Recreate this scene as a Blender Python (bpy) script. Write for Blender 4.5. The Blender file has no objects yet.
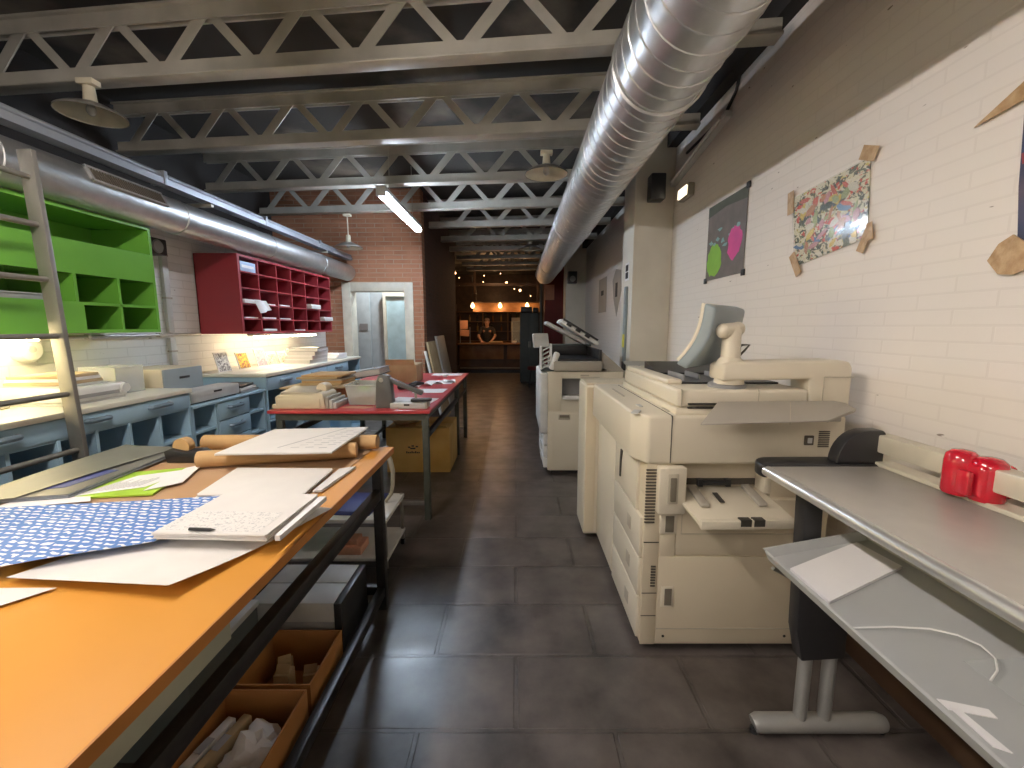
import bpy, bmesh, math, random
from mathutils import Vector, Matrix
random.seed(7)
R = math.radians
C = bpy.context.scene.collection
sc = bpy.context.scene

# ------------------------------------------------------------------ materials
MATS = {}
def base(name):
    m = bpy.data.materials.new(name); m.use_nodes = True
    nt = m.node_tree; b = nt.nodes['Principled BSDF']
    MATS[name] = m
    return m, nt, b
def N(nt, t, **kw):
    n = nt.nodes.new(t)
    for k, v in kw.items():
        if k in n.inputs: n.inputs[k].default_value = v
        else: setattr(n, k, v)
    return n
def c4(c): return (c[0], c[1], c[2], 1)
def mixrgb(nt, fac, a, b):
    n = nt.nodes.new('ShaderNodeMix'); n.data_type = 'RGBA'
    for sock, v in ((0, fac), (6, a), (7, b)):
        if hasattr(v, 'links'): nt.links.new(v, n.inputs[sock])
        elif isinstance(v, (int, float)): n.inputs[sock].default_value = v
        else: n.inputs[sock].default_value = c4(v)
    return n.outputs[2]
def mat(name, col, rough=.5, metal=0, col2=None, scale=8, detail=4, bump=0, bscale=60, spec=None, trans=0, alpha=1, lo=.35, hi=.65, coat=0):
    m, nt, b = base(name)
    tc = N(nt, 'ShaderNodeTexCoord')
    if col2 is None: col2 = tuple(min(1, c * .86) for c in col)
    no = N(nt, 'ShaderNodeTexNoise', Scale=scale, Detail=detail)
    nt.links.new(tc.outputs['Object'], no.inputs['Vector'])
    mr = N(nt, 'ShaderNodeMapRange'); mr.inputs[1].default_value = lo; mr.inputs[2].default_value = hi
    nt.links.new(no.outputs['Fac'], mr.inputs[0])
    nt.links.new(mixrgb(nt, mr.outputs[0], col, col2), b.inputs['Base Color'])
    b.inputs['Roughness'].default_value = rough; b.inputs['Metallic'].default_value = metal
    if spec is not None: b.inputs['Specular IOR Level'].default_value = spec
    if trans: b.inputs['Transmission Weight'].default_value = trans
    if coat: b.inputs['Coat Weight'].default_value = coat
    if alpha < 1: b.inputs['Alpha'].default_value = alpha
    if bump:
        n2 = N(nt, 'ShaderNodeTexNoise', Scale=bscale, Detail=3)
        nt.links.new(tc.outputs['Object'], n2.inputs['Vector'])
        bp = N(nt, 'ShaderNodeBump', Strength=bump, Distance=.004)
        nt.links.new(n2.outputs['Fac'], bp.inputs['Height']); nt.links.new(bp.outputs[0], b.inputs['Normal'])
    return m
def glow(name, col, strength):
    m, nt, b = base(name)
    b.inputs['Base Color'].default_value = c4(col)
    b.inputs['Emission Color'].default_value = c4(col); b.inputs['Emission Strength'].default_value = strength
    return m
def axes(nt, order):           # object coordinates re-ordered, so a wall texture can lie in any plane
    tc = N(nt, 'ShaderNodeTexCoord'); s = N(nt, 'ShaderNodeSeparateXYZ'); k = N(nt, 'ShaderNodeCombineXYZ')
    nt.links.new(tc.outputs['Object'], s.inputs[0])
    for i, a in enumerate(order): nt.links.new(s.outputs['XYZ'.index(a)], k.inputs[i])
    return k.outputs[0], tc
def brick_mat(name, order, c1, c2, mortar, w, h, ms, bump, rough, shift=(0, 0, 0), stain=None, rough2=None, speckle=None, freq=2, bias=0, grain=.35):
    m, nt, b = base(name)
    v, tc = axes(nt, order)
    mp = N(nt, 'ShaderNodeMapping'); mp.inputs['Location'].default_value = shift
    nt.links.new(v, mp.inputs[0])
    br = N(nt, 'ShaderNodeTexBrick'); br.offset = .5; br.offset_frequency = freq
    for k, val in (('Color1', c4(c1)), ('Color2', c4(c2)), ('Mortar', c4(mortar)), ('Scale', 1), ('Mortar Size', ms), ('Mortar Smooth', .3), ('Brick Width', w), ('Row Height', h), ('Bias', bias)):
        br.inputs[k].default_value = val
    nt.links.new(mp.outputs[0], br.inputs[0])
    col = br.outputs['Color']
    no = N(nt, 'ShaderNodeTexNoise', Scale=4.5, Detail=6, Roughness=.6); nt.links.new(tc.outputs['Object'], no.inputs['Vector'])
    if stain:
        mr = N(nt, 'ShaderNodeMapRange'); mr.inputs[1].default_value = .30; mr.inputs[2].default_value = .70
        nt.links.new(no.outputs['Fac'], mr.inputs[0])
        col = mixrgb(nt, mr.outputs[0], col, stain)
    if speckle:
        n3 = N(nt, 'ShaderNodeTexNoise', Scale=9, Detail=2); m3 = N(nt, 'ShaderNodeMapping'); m3.inputs['Scale'].default_value = (1, 1, 3.5)
        nt.links.new(tc.outputs['Object'], m3.inputs[0]); nt.links.new(m3.outputs[0], n3.inputs['Vector'])
        r3 = N(nt, 'ShaderNodeMapRange'); r3.inputs[1].default_value = .735; r3.inputs[2].default_value = .75
        nt.links.new(n3.outputs['Fac'], r3.inputs[0])
        col = mixrgb(nt, r3.outputs[0], col, speckle)
    nt.links.new(col, b.inputs['Base Color'])
    b.inputs['Roughness'].default_value = rough
    if rough2:
        n4 = N(nt, 'ShaderNodeTexNoise', Scale=5, Detail=2, Roughness=.5); nt.links.new(tc.outputs['Object'], n4.inputs['Vector'])
        r4 = N(nt, 'ShaderNodeMapRange'); r4.inputs[1].default_value = .35; r4.inputs[2].default_value = .65
        r4.inputs[3].default_value = rough; r4.inputs[4].default_value = rough2
        nt.links.new(n4.outputs['Fac'], r4.inputs[0]); nt.links.new(r4.outputs[0], b.inputs['Roughness'])
    bp = N(nt, 'ShaderNodeBump', Strength=bump, Distance=.006); bp.invert = True
    n5 = N(nt, 'ShaderNodeTexNoise', Scale=24, Detail=4); nt.links.new(tc.outputs['Object'], n5.inputs['Vector'])
    ad = N(nt, 'ShaderNodeMath', operation='MULTIPLY_ADD'); ad.inputs[1].default_value = grain
    nt.links.new(n5.outputs['Fac'], ad.inputs[0]); nt.links.new(br.outputs['Fac'], ad.inputs[2])
    nt.links.new(ad.outputs[0], bp.inputs['Height']); nt.links.new(bp.outputs[0], b.inputs['Normal'])
    return m
def spot_mat(name, order, ground, inks, scale, lo, hi, stretch=(1, 1, 1), rough=.5, vor=False):   # paper with coloured marks scattered on it
    m, nt, b = base(name)
    v, tc = axes(nt, order)
    col = None; prev = ground
    for i, ink in enumerate(inks):
        mp = N(nt, 'ShaderNodeMapping'); mp.inputs['Location'].default_value = (3.1 * i + 1, 1.7 * i, i); mp.inputs['Scale'].default_value = stretch
        nt.links.new(v, mp.inputs[0])
        t = N(nt, 'ShaderNodeTexNoise', Scale=scale, Detail=2, Distortion=1.2); nt.links.new(mp.outputs[0], t.inputs['Vector'])
        r = N(nt, 'ShaderNodeMapRange'); r.inputs[1].default_value = lo; r.inputs[2].default_value = hi
        nt.links.new(t.outputs['Fac'], r.inputs[0])
        prev = mixrgb(nt, r.outputs[0], prev, ink)
    nt.links.new(prev, b.inputs['Base Color']); b.inputs['Roughness'].default_value = rough
    return m

m_floor = brick_mat('floor_tile', 'XYZ', (.030, .024, .021), (.024, .0195, .0175), (.004, .0035, .003), .69, .3425, .010, .75, .285, shift=(0, -.2855, 0), stain=(.122, .104, .094), rough2=.38, grain=.02)
m_floor.node_tree.nodes['Principled BSDF'].inputs['Specular IOR Level'].default_value = .8
m_wallr = brick_mat('white_painted_brick', 'YZX', (.82, .765, .70), (.81, .757, .692), (.775, .72, .655), .26, .054, .0045, .20, .5, speckle=(.30, .25, .20))
m_walll = brick_mat('white_painted_masonry', 'YZX', (.76, .75, .72), (.74, .73, .70), (.66, .65, .62), .29, .066, .005, .35, .6, speckle=(.34, .31, .28))
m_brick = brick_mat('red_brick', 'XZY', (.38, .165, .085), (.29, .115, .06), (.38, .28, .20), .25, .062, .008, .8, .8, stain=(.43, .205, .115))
m_brick2 = brick_mat('red_brick_return_shaded', 'YZX', (.085, .040, .034), (.06, .03, .027), (.075, .06, .055), .25, .062, .008, .8, .85, stain=(.10, .045, .038))  # same red brick, with the passage's shade put into its colour
m_pillar = mat('pillar_plaster', (.70, .66, .57), .6, 0, (.64, .60, .51), 3, bump=.25, bscale=40)
m_ceil = mat('old_ceiling_lit_patches', (.045, .04, .034), .9, 0, (.22, .185, .14), 1.1, 6, lo=.5, hi=.68, bump=.3, bscale=20)  # lighter patches: old tone plus lit stretches put into the colour
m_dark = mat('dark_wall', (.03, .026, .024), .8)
m_truss = mat('truss_grey_paint', (.50, .48, .42), .42, .1, (.40, .38, .33), 5)
m_galv = None
def galv(name, order, pitch, tilt, strength=.6, c=(.78, .79, .80), rough=.33):
    m, nt, b = base(name)
    v, tc = axes(nt, order)
    no = N(nt, 'ShaderNodeTexNoise', Scale=14, Detail=5); nt.links.new(tc.outputs['Object'], no.inputs['Vector'])
    nt.links.new(mixrgb(nt, no.outputs['Fac'], c, tuple(x * .72 for x in c)), b.inputs['Base Color'])
    b.inputs['Metallic'].default_value = .95
    r = N(nt, 'ShaderNodeMapRange'); r.inputs[3].default_value = rough - .06; r.inputs[4].default_value = rough + .16
    nt.links.new(no.outputs['Fac'], r.inputs[0]); nt.links.new(r.outputs[0], b.inputs['Roughness'])
    n2 = N(nt, 'ShaderNodeTexNoise', Scale=9, Detail=2); nt.links.new(tc.outputs['Object'], n2.inputs['Vector'])
    bp = N(nt, 'ShaderNodeBump', Strength=.35, Distance=.012)
    nt.links.new(n2.outputs['Fac'], bp.inputs['Height']); nt.links.new(bp.outputs[0], b.inputs['Normal'])
    return m
m_galv = galv('galvanised_spiral_duct', 'XYZ', .1, .1)
m_galv2 = galv('galvanised_duct', 'XYZ', .1, .1, c=(.60, .61, .61), rough=.36)
m_tray = mat('grey_metal_tray', (.30, .325, .36), .45, .5, (.32, .34, .37), 6)
m_green = mat('green_lacquer', (.15, .40, .055), .22, 0, (.135, .365, .05), 3)
m_red = mat('dark_red_lacquer', (.29, .028, .038), .42, 0, (.27, .03, .04), 3)
m_blue = mat('pale_blue_paint', (.34, .50, .61), .45, 0, (.31, .465, .57), 4)
m_blued = mat('pale_blue_inside', (.22, .34, .42), .6)
m_cream_top = mat('cream_laminate', (.72, .69, .58), .4, 0, (.66, .63, .52), 5)
m_handle = mat('blue_grey_handle', (.20, .27, .33), .35, .3)
m_steel = mat('brushed_steel', (.50, .48, .44), .32, .9, (.42, .40, .37), 20)
m_ladder = mat('ladder_grey_steel', (.20, .195, .175), .42, .6, (.22, .21, .19), 12)
m_rec = mat('recess_shade_brown', (.20, .175, .13), .6)  # shade of beige recesses, put into the colour of flat plates
m_frame = mat('black_steel_frame', (.022, .021, .021), .35, .3, (.04, .037, .035), 12)
m_frame2 = mat('dark_green_grey_steel', (.10, .105, .085), .45, .3, (.07, .075, .06), 10)
m_orange = mat('orange_table_top', (.64, .295, .05), .45, 0, (.60, .27, .042), 2.5, spec=.3)
m_oredge = mat('orange_edge', (.48, .19, .04), .45)
m_apron = mat('pale_green_apron', (.42, .43, .33), .5)
m_redtop = mat('red_table_top', (.50, .05, .06), .35, 0, (.42, .04, .05), 5)
m_kraft = mat('kraft_paper', (.44, .285, .17), .75, 0, (.42, .25, .13), 3, 6, bump=.5, bscale=9)
m_card = mat('cardboard', (.52, .33, .15), .8, 0, (.46, .28, .12), 6, bump=.15, bscale=80)
m_cardy = mat('yellow_cardboard', (.66, .41, .13), .75, 0, (.54, .31, .07), 3)
m_bin = mat('orange_brown_board', (.42, .19, .05), .7, 0, (.36, .15, .04), 4)
m_paper = mat('white_paper', (.70, .68, .655), .75, 0, (.67, .65, .625), 10)
m_paperw = mat('bright_white_paper', (.80, .785, .78), .75, 0, (.78, .765, .76), 10)
m_papere = brick_mat('paper_edges', 'XZY', (.72, .70, .67), (.66, .64, .61), (.48, .46, .44), 5, .003, .0007, .1, .8)
m_old = mat('aged_paper', (.50, .38, .22), .8, 0, (.42, .30, .16), 6)
m_plast = mat('beige_copier_plastic', (.66, .58, .43), .42, 0, (.63, .55, .405), 2.2, bump=.08, bscale=400)
m_plast2 = mat('ivory_copier_plastic', (.72, .66, .53), .42, 0, (.69, .63, .50), 2.2, bump=.08, bscale=400)
m_plastd = mat('darker_beige_plastic', (.50, .45, .35), .45)  # darker beige for seams, grips and small parts
m_vent = mat('vent_slot_brown', (.10, .085, .065), .7)
m_film = mat('dark_grey_film', (.15, .15, .14), .42, 0, (.12, .12, .11), 4)
m_stap = mat('stapler_grey', (.115, .115, .112), .45)
m_plg = mat('taupe_plastic', (.40, .37, .31), .5, 0, (.36, .33, .28), 3)
m_panel = mat('blue_grey_plastic', (.29, .34, .36), .42, 0, (.26, .31, .33), 3)
m_black = mat('black_plastic', (.018, .018, .02), .38, 0, (.026, .026, .028), 6)
m_seam = mat('seam_dark', (.045, .04, .032), .8)
m_grey = mat('mid_grey_plastic', (.30, .30, .30), .5)
m_lgrey = mat('light_grey_plastic', (.55, .55, .53), .45)
m_wht = mat('white_plastic', (.78, .78, .76), .4)
m_cut = mat('grey_cutting_surface', (.50, .475, .43), .36, .2, (.465, .44, .40), 14)
m_alu = mat('aluminium_edge', (.80, .80, .78), .28, .75)
m_skirt = mat('dark_taupe_metal', (.16, .145, .12), .45, .4)
m_ctray = mat('grey_blue_tray_metal', (.47, .48, .475), .42, .15, (.435, .445, .44), 5)
m_rail = mat('cream_anodised_rail', (.70, .65, .52), .35, .2)
m_redpl = mat('glossy_red_plastic', (.55, .012, .03), .16, 0, (.50, .01, .026), 3, coat=.5)
m_legs = mat('silver_grey_paint', (.44, .44, .42), .4, .5)
m_clear = mat('clear_plastic_film', (.80, .84, .82), .08, 0, alpha=.10)
m_clearbox = mat('clear_plastic_box', (.72, .74, .70), .15, 0, alpha=.38)
m_glass = mat('glass_sheet', (.6, .7, .72), .08, 0, alpha=.25)
m_frost = mat('frosted_glass', (.50, .66, .70), .5, 0, alpha=.9)
m_tape = mat('brown_packing_tape', (.56, .38, .20), .3, 0, (.40, .24, .10), 30, bump=.8, bscale=90)
m_enam = mat('grey_enamel', (.20, .19, .17), .4)
m_enamw = mat('cream_enamel_inside', (.72, .66, .50), .45)
m_bulb = mat('unlit_bulb', (.60, .60, .56), .2)
m_door = mat('pale_blue_grey_door', (.50, .56, .58), .5)
m_dframe = mat('cream_door_frame', (.74, .70, .58), .5)
m_corr = mat('corridor_grey', (.48, .52, .54), .7)
m_wood = mat('warm_brown_wood', (.30, .15, .055), .5, 0, (.20, .09, .03), 4, 8, bump=.2, bscale=30)
m_woodd = mat('dark_brown_wood', (.08, .042, .02), .5, 0, (.05, .026, .013), 5, 8)
m_dgrey = mat('dark_grey_cabinet_paint', (.085, .10, .095), .5, 0, (.07, .085, .08), 3)
m_blubk = mat('blue_cover', (.06, .08, .26), .5)
m_lime = mat('lime_green_print', (.42, .66, .06), .5)
m_tapeg = mat('green_tape', (.35, .75, .05), .35)
m_skin = mat('skin', (.55, .30, .20), .5)
m_shirt = mat('dark_shirt', (.03, .026, .026), .8)
m_hair = mat('grey_brown_hair', (.22, .15, .11), .7)
m_leath = mat('dark_maroon_vinyl', (.12, .012, .015), .5)
m_reds = mat('deep_red_paint', (.17, .014, .016), .6)
m_salmon = mat('salmon_paper', (.70, .36, .24), .7)
m_pattern = spot_mat('pencil_drawing', 'XYZ', (.71, .69, .665), [(.46, .46, .47)], 110, .55, .62)
m_letters = mat('printed_grey_ink', (.42, .42, .43), .7)
m_collage = spot_mat('comic_collage_print', 'YZX', (.72, .66, .46), [(.62, .52, .16), (.05, .08, .07), (.80, .76, .64), (.04, .05, .05), (.60, .07, .05), (.76, .72, .58), (.10, .12, .08), (.74, .69, .5)], 19, .57, .585, (1, 1.3, 1), rough=.12)
m_post2 = mat('dark_poster_print', (.145, .125, .11), .5, 0, (.20, .165, .15), 7)
m_pink = mat('pink_print', (.74, .08, .33), .5)
m_grn = mat('green_print', (.28, .58, .06), .5)
m_teal = mat('teal_print', (.26, .47, .45), .5)
m_navy = mat('navy_print', (.03, .04, .09), .4, 0, (.10, .06, .08), 9)
m_ink = mat('black_ink', (.02, .02, .02), .6)

def blue_pattern():            # blue sheet with rows of small white leaping-fish shapes, as on the wrapping paper
    m, nt, b = base('blue_wave_pattern')
    v, tc = axes(nt, 'XYZ')
    mp = N(nt, 'ShaderNodeMapping'); mp.inputs['Rotation'].default_value = (0, 0, R(6))
    nt.links.new(v, mp.inputs[0])
    no = N(nt, 'ShaderNodeTexNoise', Scale=40, Detail=1); nt.links.new(mp.outputs[0], no.inputs['Vector'])
    br = N(nt, 'ShaderNodeTexBrick'); br.offset = .5
    blue = (.075, .19, .50); wh = (.78, .78, .78)
    for k, val in (('Color1', c4(wh)), ('Color2', c4(wh)), ('Mortar', c4(blue)), ('Scale', 1), ('Mortar Size', .0058), ('Mortar Smooth', .1), ('Brick Width', .034), ('Row Height', .0185)):
        br.inputs[k].default_value = val
    ad = N(nt, 'ShaderNodeVectorMath', operation='MULTIPLY_ADD'); ad.inputs[1].default_value = (.02, .02, 0)
    nt.links.new(no.outputs['Color'], ad.inputs[0]); nt.links.new(mp.outputs[0], ad.inputs[2])
    nt.links.new(ad.outputs[0], br.inputs[0]); nt.links.new(br.outputs['Color'], b.inputs['Base Color'])
    b.inputs['Roughness'].default_value = .6
    return m
m_bluep = blue_pattern()

# ------------------------------------------------------------------ mesh helpers
class MB:
    """Collects shapes (world or root-local coordinates) and links them as ONE mesh object."""
    def __init__(s): s.bm = bmesh.new(); s.mi = 0
    def _fin(s, faces):
        for f in faces: f.material_index = s.mi
    def hexa(s, p, bev=0, seg=2):
        vs = [s.bm.verts.new(q) for q in p]
        fs = [s.bm.faces.new([vs[i] for i in f]) for f in ((0, 3, 2, 1), (4, 5, 6, 7), (0, 1, 5, 4), (1, 2, 6, 5), (2, 3, 7, 6), (3, 0, 4, 7))]
        s._fin(fs)
        if bev:
            es = list({e for f in fs for e in f.edges})
            r = bmesh.ops.bevel(s.bm, geom=es, offset=bev, segments=seg, affect='EDGES', profile=.5)
            s._fin(r['faces'])
        return s
    def box(s, x0, x1, y0, y1, z0, z1, bev=0, seg=2):
        return s.hexa([(x0, y0, z0), (x1, y0, z0), (x1, y1, z0), (x0, y1, z0), (x0, y0, z1), (x1, y0, z1), (x1, y1, z1), (x0, y1, z1)], bev, seg)
    def obox(s, c, size, rot=None, bev=0, seg=2):
        M = rot if rot is not None else Matrix.Identity(3)
        c = Vector(c); hx, hy, hz = size[0] / 2, size[1] / 2, size[2] / 2
        return s.hexa([c + M @ Vector(q) for q in ((-hx, -hy, -hz), (hx, -hy, -hz), (hx, hy, -hz), (-hx, hy, -hz), (-hx, -hy, hz), (hx, -hy, hz), (hx, hy, hz), (-hx, hy, hz))], bev, seg)
    def bar(s, a, b, w, h, up=(0, 0, 1), bev=0):
        a = Vector(a); b = Vector(b); d = (b - a); L = d.length; d.normalize()
        up = Vector(up); sd = d.cross(up)
        if sd.length < 1e-4: sd = d.cross(Vector((0, 1, 0)))
        sd.normalize(); u = sd.cross(d)
        M = Matrix((d, sd, u)).transposed()
        return s.obox((a + b) / 2, (L, w, h), M, bev)
    def slab(s, c4_, z0, z1, bev=0):        # four (x, y) corners, flat
        a = sum(c4_[i][0] * c4_[(i + 1) % 4][1] - c4_[(i + 1) % 4][0] * c4_[i][1] for i in range(4))
        q = list(c4_) if a > 0 else list(reversed(c4_))
        return s.hexa([(x, y, z0) for x, y in q] + [(x, y, z1) for x, y in q], bev)
    def prism(s, poly, axis, a, b, bev=0, seg=2):
        """poly in the plane of the two other axes (in x,y,z order), extruded along axis a..b"""
        def P3(u, v, t): return {'x': (t, u, v), 'y': (u, t, v), 'z': (u, v, t)}[axis]
        va = [s.bm.verts.new(P3(u, v, a)) for u, v in poly]; vb = [s.bm.verts.new(P3(u, v, b)) for u, v in poly]
        n = len(poly); fs = [s.bm.faces.new(va), s.bm.faces.new(vb[::-1])]
        for i in range(n): fs.append(s.bm.faces.new((va[i], vb[i], vb[(i + 1) % n], va[(i + 1) % n])))
        s._fin(fs)
        bmesh.ops.recalc_face_normals(s.bm, faces=fs)
        if bev:
            es = list({e for f in fs for e in f.edges})
            r = bmesh.ops.bevel(s.bm, geom=es, offset=bev, segments=seg, affect='EDGES', profile=.5); s._fin(r['faces'])
        return s
    def tube(s, pts, r, seg=10, caps=True):
        pts = [Vector(p) for p in pts]; n = len(pts)
        rs = r if isinstance(r, (list, tuple)) else [r] * n
        t0 = (pts[1] - pts[0]).normalized(); ref = Vector((0, 0, 1)) if abs(t0.z) < .9 else Vector((1, 0, 0))
        u = t0.cross(ref).normalized(); rings = []
        for i in range(n):
            t = (pts[min(i + 1, n - 1)] - pts[max(i - 1, 0)]).normalized()
            u = (u - t * u.dot(t)).normalized(); w = t.cross(u)
            rings.append([s.bm.verts.new(pts[i] + (u * math.cos(2 * math.pi * k / seg) + w * math.sin(2 * math.pi * k / seg)) * rs[i]) for k in range(seg)])
        fs = []
        for i in range(n - 1):
            for k in range(seg):
                fs.append(s.bm.faces.new((rings[i][k], rings[i][(k + 1) % seg], rings[i + 1][(k + 1) % seg], rings[i + 1][k])))
        for f in fs: f.smooth = True
        if caps: fs += [s.bm.faces.new(rings[0][::-1]), s.bm.faces.new(rings[-1])]
        s._fin(fs)
        return s
    def cyl(s, a, b, r, seg=16, r2=None): return s.tube([a, b], [r, r if r2 is None else r2], seg)
    def lathe(s, prof, c, seg=24, rot=None, open_=False):
        c = Vector(c); M = rot if rot is not None else Matrix.Identity(3)
        rings = [[s.bm.verts.new(c + M @ Vector((r * math.cos(2 * math.pi * k / seg), r * math.sin(2 * math.pi * k / seg), z))) for k in range(seg)] for r, z in prof]
        fs = []
        for i in range(len(prof) - 1):
            for k in range(seg):
                fs.append(s.bm.faces.new((rings[i][k], rings[i][(k + 1) % seg], rings[i + 1][(k + 1) % seg], rings[i + 1][k])))
        for f in fs: f.smooth = True
        for rg, (r, z) in () if open_ else ((rings[0], prof[0]), (rings[-1], prof[-1])):
            if r > 1e-4: fs.append(s.bm.faces.new(rg))
        bmesh.ops.recalc_face_normals(s.bm, faces=fs); s._fin(fs)
        return s
    def ball(s, c, r, seg=14):
        r = (r, r, r) if isinstance(r, (int, float)) else r
        g = bmesh.ops.create_uvsphere(s.bm, u_segments=seg, v_segments=seg // 2 + 2, radius=1, matrix=Matrix.Translation(c) @ Matrix.Diagonal((r[0], r[1], r[2], 1)))
        fs = {f for v in g['verts'] for f in v.link_faces}
        for f in fs: f.smooth = True
        s._fin(fs); return s
    def grid(s, fn, nu, nv, th=0):           # surface patch fn(u,v) -> point, with a thickness th downwards
        top = [[s.bm.verts.new(fn(i / nu, j / nv)) for j in range(nv + 1)] for i in range(nu + 1)]
        fs = []
        for i in range(nu):
            for j in range(nv): fs.append(s.bm.faces.new((top[i][j], top[i + 1][j], top[i + 1][j + 1], top[i][j + 1])))
        if th:
            bot = [[s.bm.verts.new(Vector(v.co) - Vector((0, 0, th))) for v in row] for row in top]
            for i in range(nu):
                for j in range(nv): fs.append(s.bm.faces.new((bot[i][j], bot[i][j + 1], bot[i + 1][j + 1], bot[i + 1][j])))
            rim = [(i, 0) for i in range(nu)] + [(nu, j) for j in range(nv)] + [(i, nv) for i in range(nu, 0, -1)] + [(0, j) for j in range(nv, 0, -1)]
            for k in range(len(rim)):
                a, b = rim[k], rim[(k + 1) % len(rim)]
                fs.append(s.bm.faces.new((top[a[0]][a[1]], bot[a[0]][a[1]], bot[b[0]][b[1]], top[b[0]][b[1]])))
            bmesh.ops.recalc_face_normals(s.bm, faces=fs)
        for f in fs: f.smooth = True
        s._fin(fs); return s
    def split(s, name, m, parent, local=False):      # every loose piece becomes a part of its own
        left = set(s.bm.verts); out = []
        while left:
            isl = []; todo = [left.pop()]
            while todo:
                v = todo.pop(); isl.append(v)
                for e in v.link_edges:
                    w = e.other_vert(v)
                    if w in left: left.remove(w); todo.append(w)
            q = MB(); mp = {v: q.bm.verts.new(v.co) for v in isl}; done = set()
            for v in isl:
                for f in v.link_faces:
                    if f not in done:
                        done.add(f); g = q.bm.faces.new([mp[x] for x in f.verts]); g.smooth = f.smooth
            out.append(q.build(name, m, parent, local))
        s.bm.free()
        return out
    def build(s, name, m, parent=None, local=False, origin=None):
        me = bpy.data.meshes.new(name)
        off = Vector((0, 0, 0))
        if parent is not None:
            if not local:
                p = parent
                while p is not None: off += p.location; p = p.parent
        elif origin is not None: off = Vector(origin)
        if off.length: bmesh.ops.translate(s.bm, verts=s.bm.verts[:], vec=-off)
        s.bm.to_mesh(me); s.bm.free()
        for mm in (m if isinstance(m, (list, tuple)) else [m]): me.materials.append(mm)
        try: me.set_sharp_from_angle(angle=R(40))
        except Exception: pass
        o = bpy.data.objects.new(name, me); C.objects.link(o)
        if parent is not None: o.parent = parent
        elif origin is not None: o.location = origin
        return o

def tag(o, label, cat, group=None, kind=None):
    o['label'] = label; o['category'] = cat
    if group: o['group'] = group
    if kind: o['kind'] = kind
    return o
def thing(name, label, cat, loc, group=None):
    o = bpy.data.objects.new(name, None); C.objects.link(o); o.location = loc; o.empty_display_size = .1
    return tag(o, label, cat, group)
def one(mb, name, m, label, cat, group=None):       # a thing that is a single mesh, origin at its base
    vs = [v.co for v in mb.bm.verts]
    lo = [min(v[i] for v in vs) for i in range(3)]; hi = [max(v[i] for v in vs) for i in range(3)]
    o = mb.build(name, m, None, origin=((lo[0] + hi[0]) / 2, (lo[1] + hi[1]) / 2, lo[2]))
    return tag(o, label, cat, group)
def struct(name, mb, m):
    o = mb.build(name, m); o['kind'] = 'structure'; return o
def copy_thing(o, loc=None, rotz=None):
    def cp(a, par):
        c = a.copy(); C.objects.link(c)
        if par is not None: c.parent = par
        for ch in a.children: cp(ch, c)
        return c
    r = cp(o, None)
    if loc is not None: r.location = loc
    if rotz is not None: r.rotation_euler = (0, 0, rotz)
    return r
def Rz(a): return Matrix.Rotation(R(a), 3, 'Z')
def Rx(a): return Matrix.Rotation(R(a), 3, 'X')
def Ry(a): return Matrix.Rotation(R(a), 3, 'Y')
ORD = ['nearest the camera', 'second', 'third', 'fourth', 'fifth', 'sixth', 'seventh', 'eighth', 'ninth', 'tenth', 'eleventh']
# ------------------------------------------------------------------ the setting
XL, XR, YB = -2.78, 1.45, 6.25
struct('floor', MB().box(-4.2, XR + .2, -3.2, 16.6, -.12, 0), m_floor)
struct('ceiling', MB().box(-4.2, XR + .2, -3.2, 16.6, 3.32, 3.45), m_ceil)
struct('wall_right', MB().box(XR, XR + .2, -3.2, 16.6, 0, 3.32), m_wallr)
struct('wall_left', MB().box(-3.45, XL, -3.2, YB, 0, 2.27), m_walll)
struct('wall_left_upper', MB().box(-3.65, -3.45, -3.2, 7.9, 0, 3.32), m_dark)
struct('shade_strip_right', MB().box(XR - .018, XR - .001, -3.0, 4.07, .001, .20, .003), m_woodd)  # dark strip added in place of the shade under the cutting table
struct('wall_back', MB().box(-3.45, XR, -3.2, -3.0, 0, 3.32), m_walll)
struct('trim_1', MB().box(XR - .09, XR - .002, -3.0, 4.07, 3.0, 3.32).box(XR - .09, XR - .002, 4.48, 9.0, 3.0, 3.32), m_dark)  # dark ledge, deepened in place of the duct's shadow on the wall top
for i, (y0, y1) in enumerate(((4.08, 4.47), (9.0, 9.4))):
    struct('trim_%d' % (2 + i), MB().box(1.09 if i == 0 else 1.03, XR - .001, y0, y1, 0.001, 3.319, .006), m_pillar)
# brick wall with a doorway, and its return along the passage, with shade put into its colour
b = MB(); b.box(-3.45, -2.40, YB, YB + .18, 0, 3.32).box(-1.59, -1.34, YB, YB + .18, 0, 3.32).box(-2.40, -1.59, YB, YB + .18, 1.93, 3.32)
struct('wall_middle_left', b, m_brick)
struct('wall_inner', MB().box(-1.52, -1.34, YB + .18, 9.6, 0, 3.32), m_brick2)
struct('wall_rear', MB().box(-3.45, -1.52, 7.75, 7.9, 0, 3.32), m_corr)
b = MB(); w = .105
b.box(-2.40 - w, -2.40 + .02, YB - .025, YB + .2, 0.001, 1.93 + w, .006).box(-1.59 - .02, -1.59 + w, YB - .025, YB + .2, 0.001, 1.93 + w, .006).box(-2.38, -1.61, YB - .025, YB + .2, 1.91, 1.93 + w, .006)
struct('trim_4', b, m_dframe)
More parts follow.
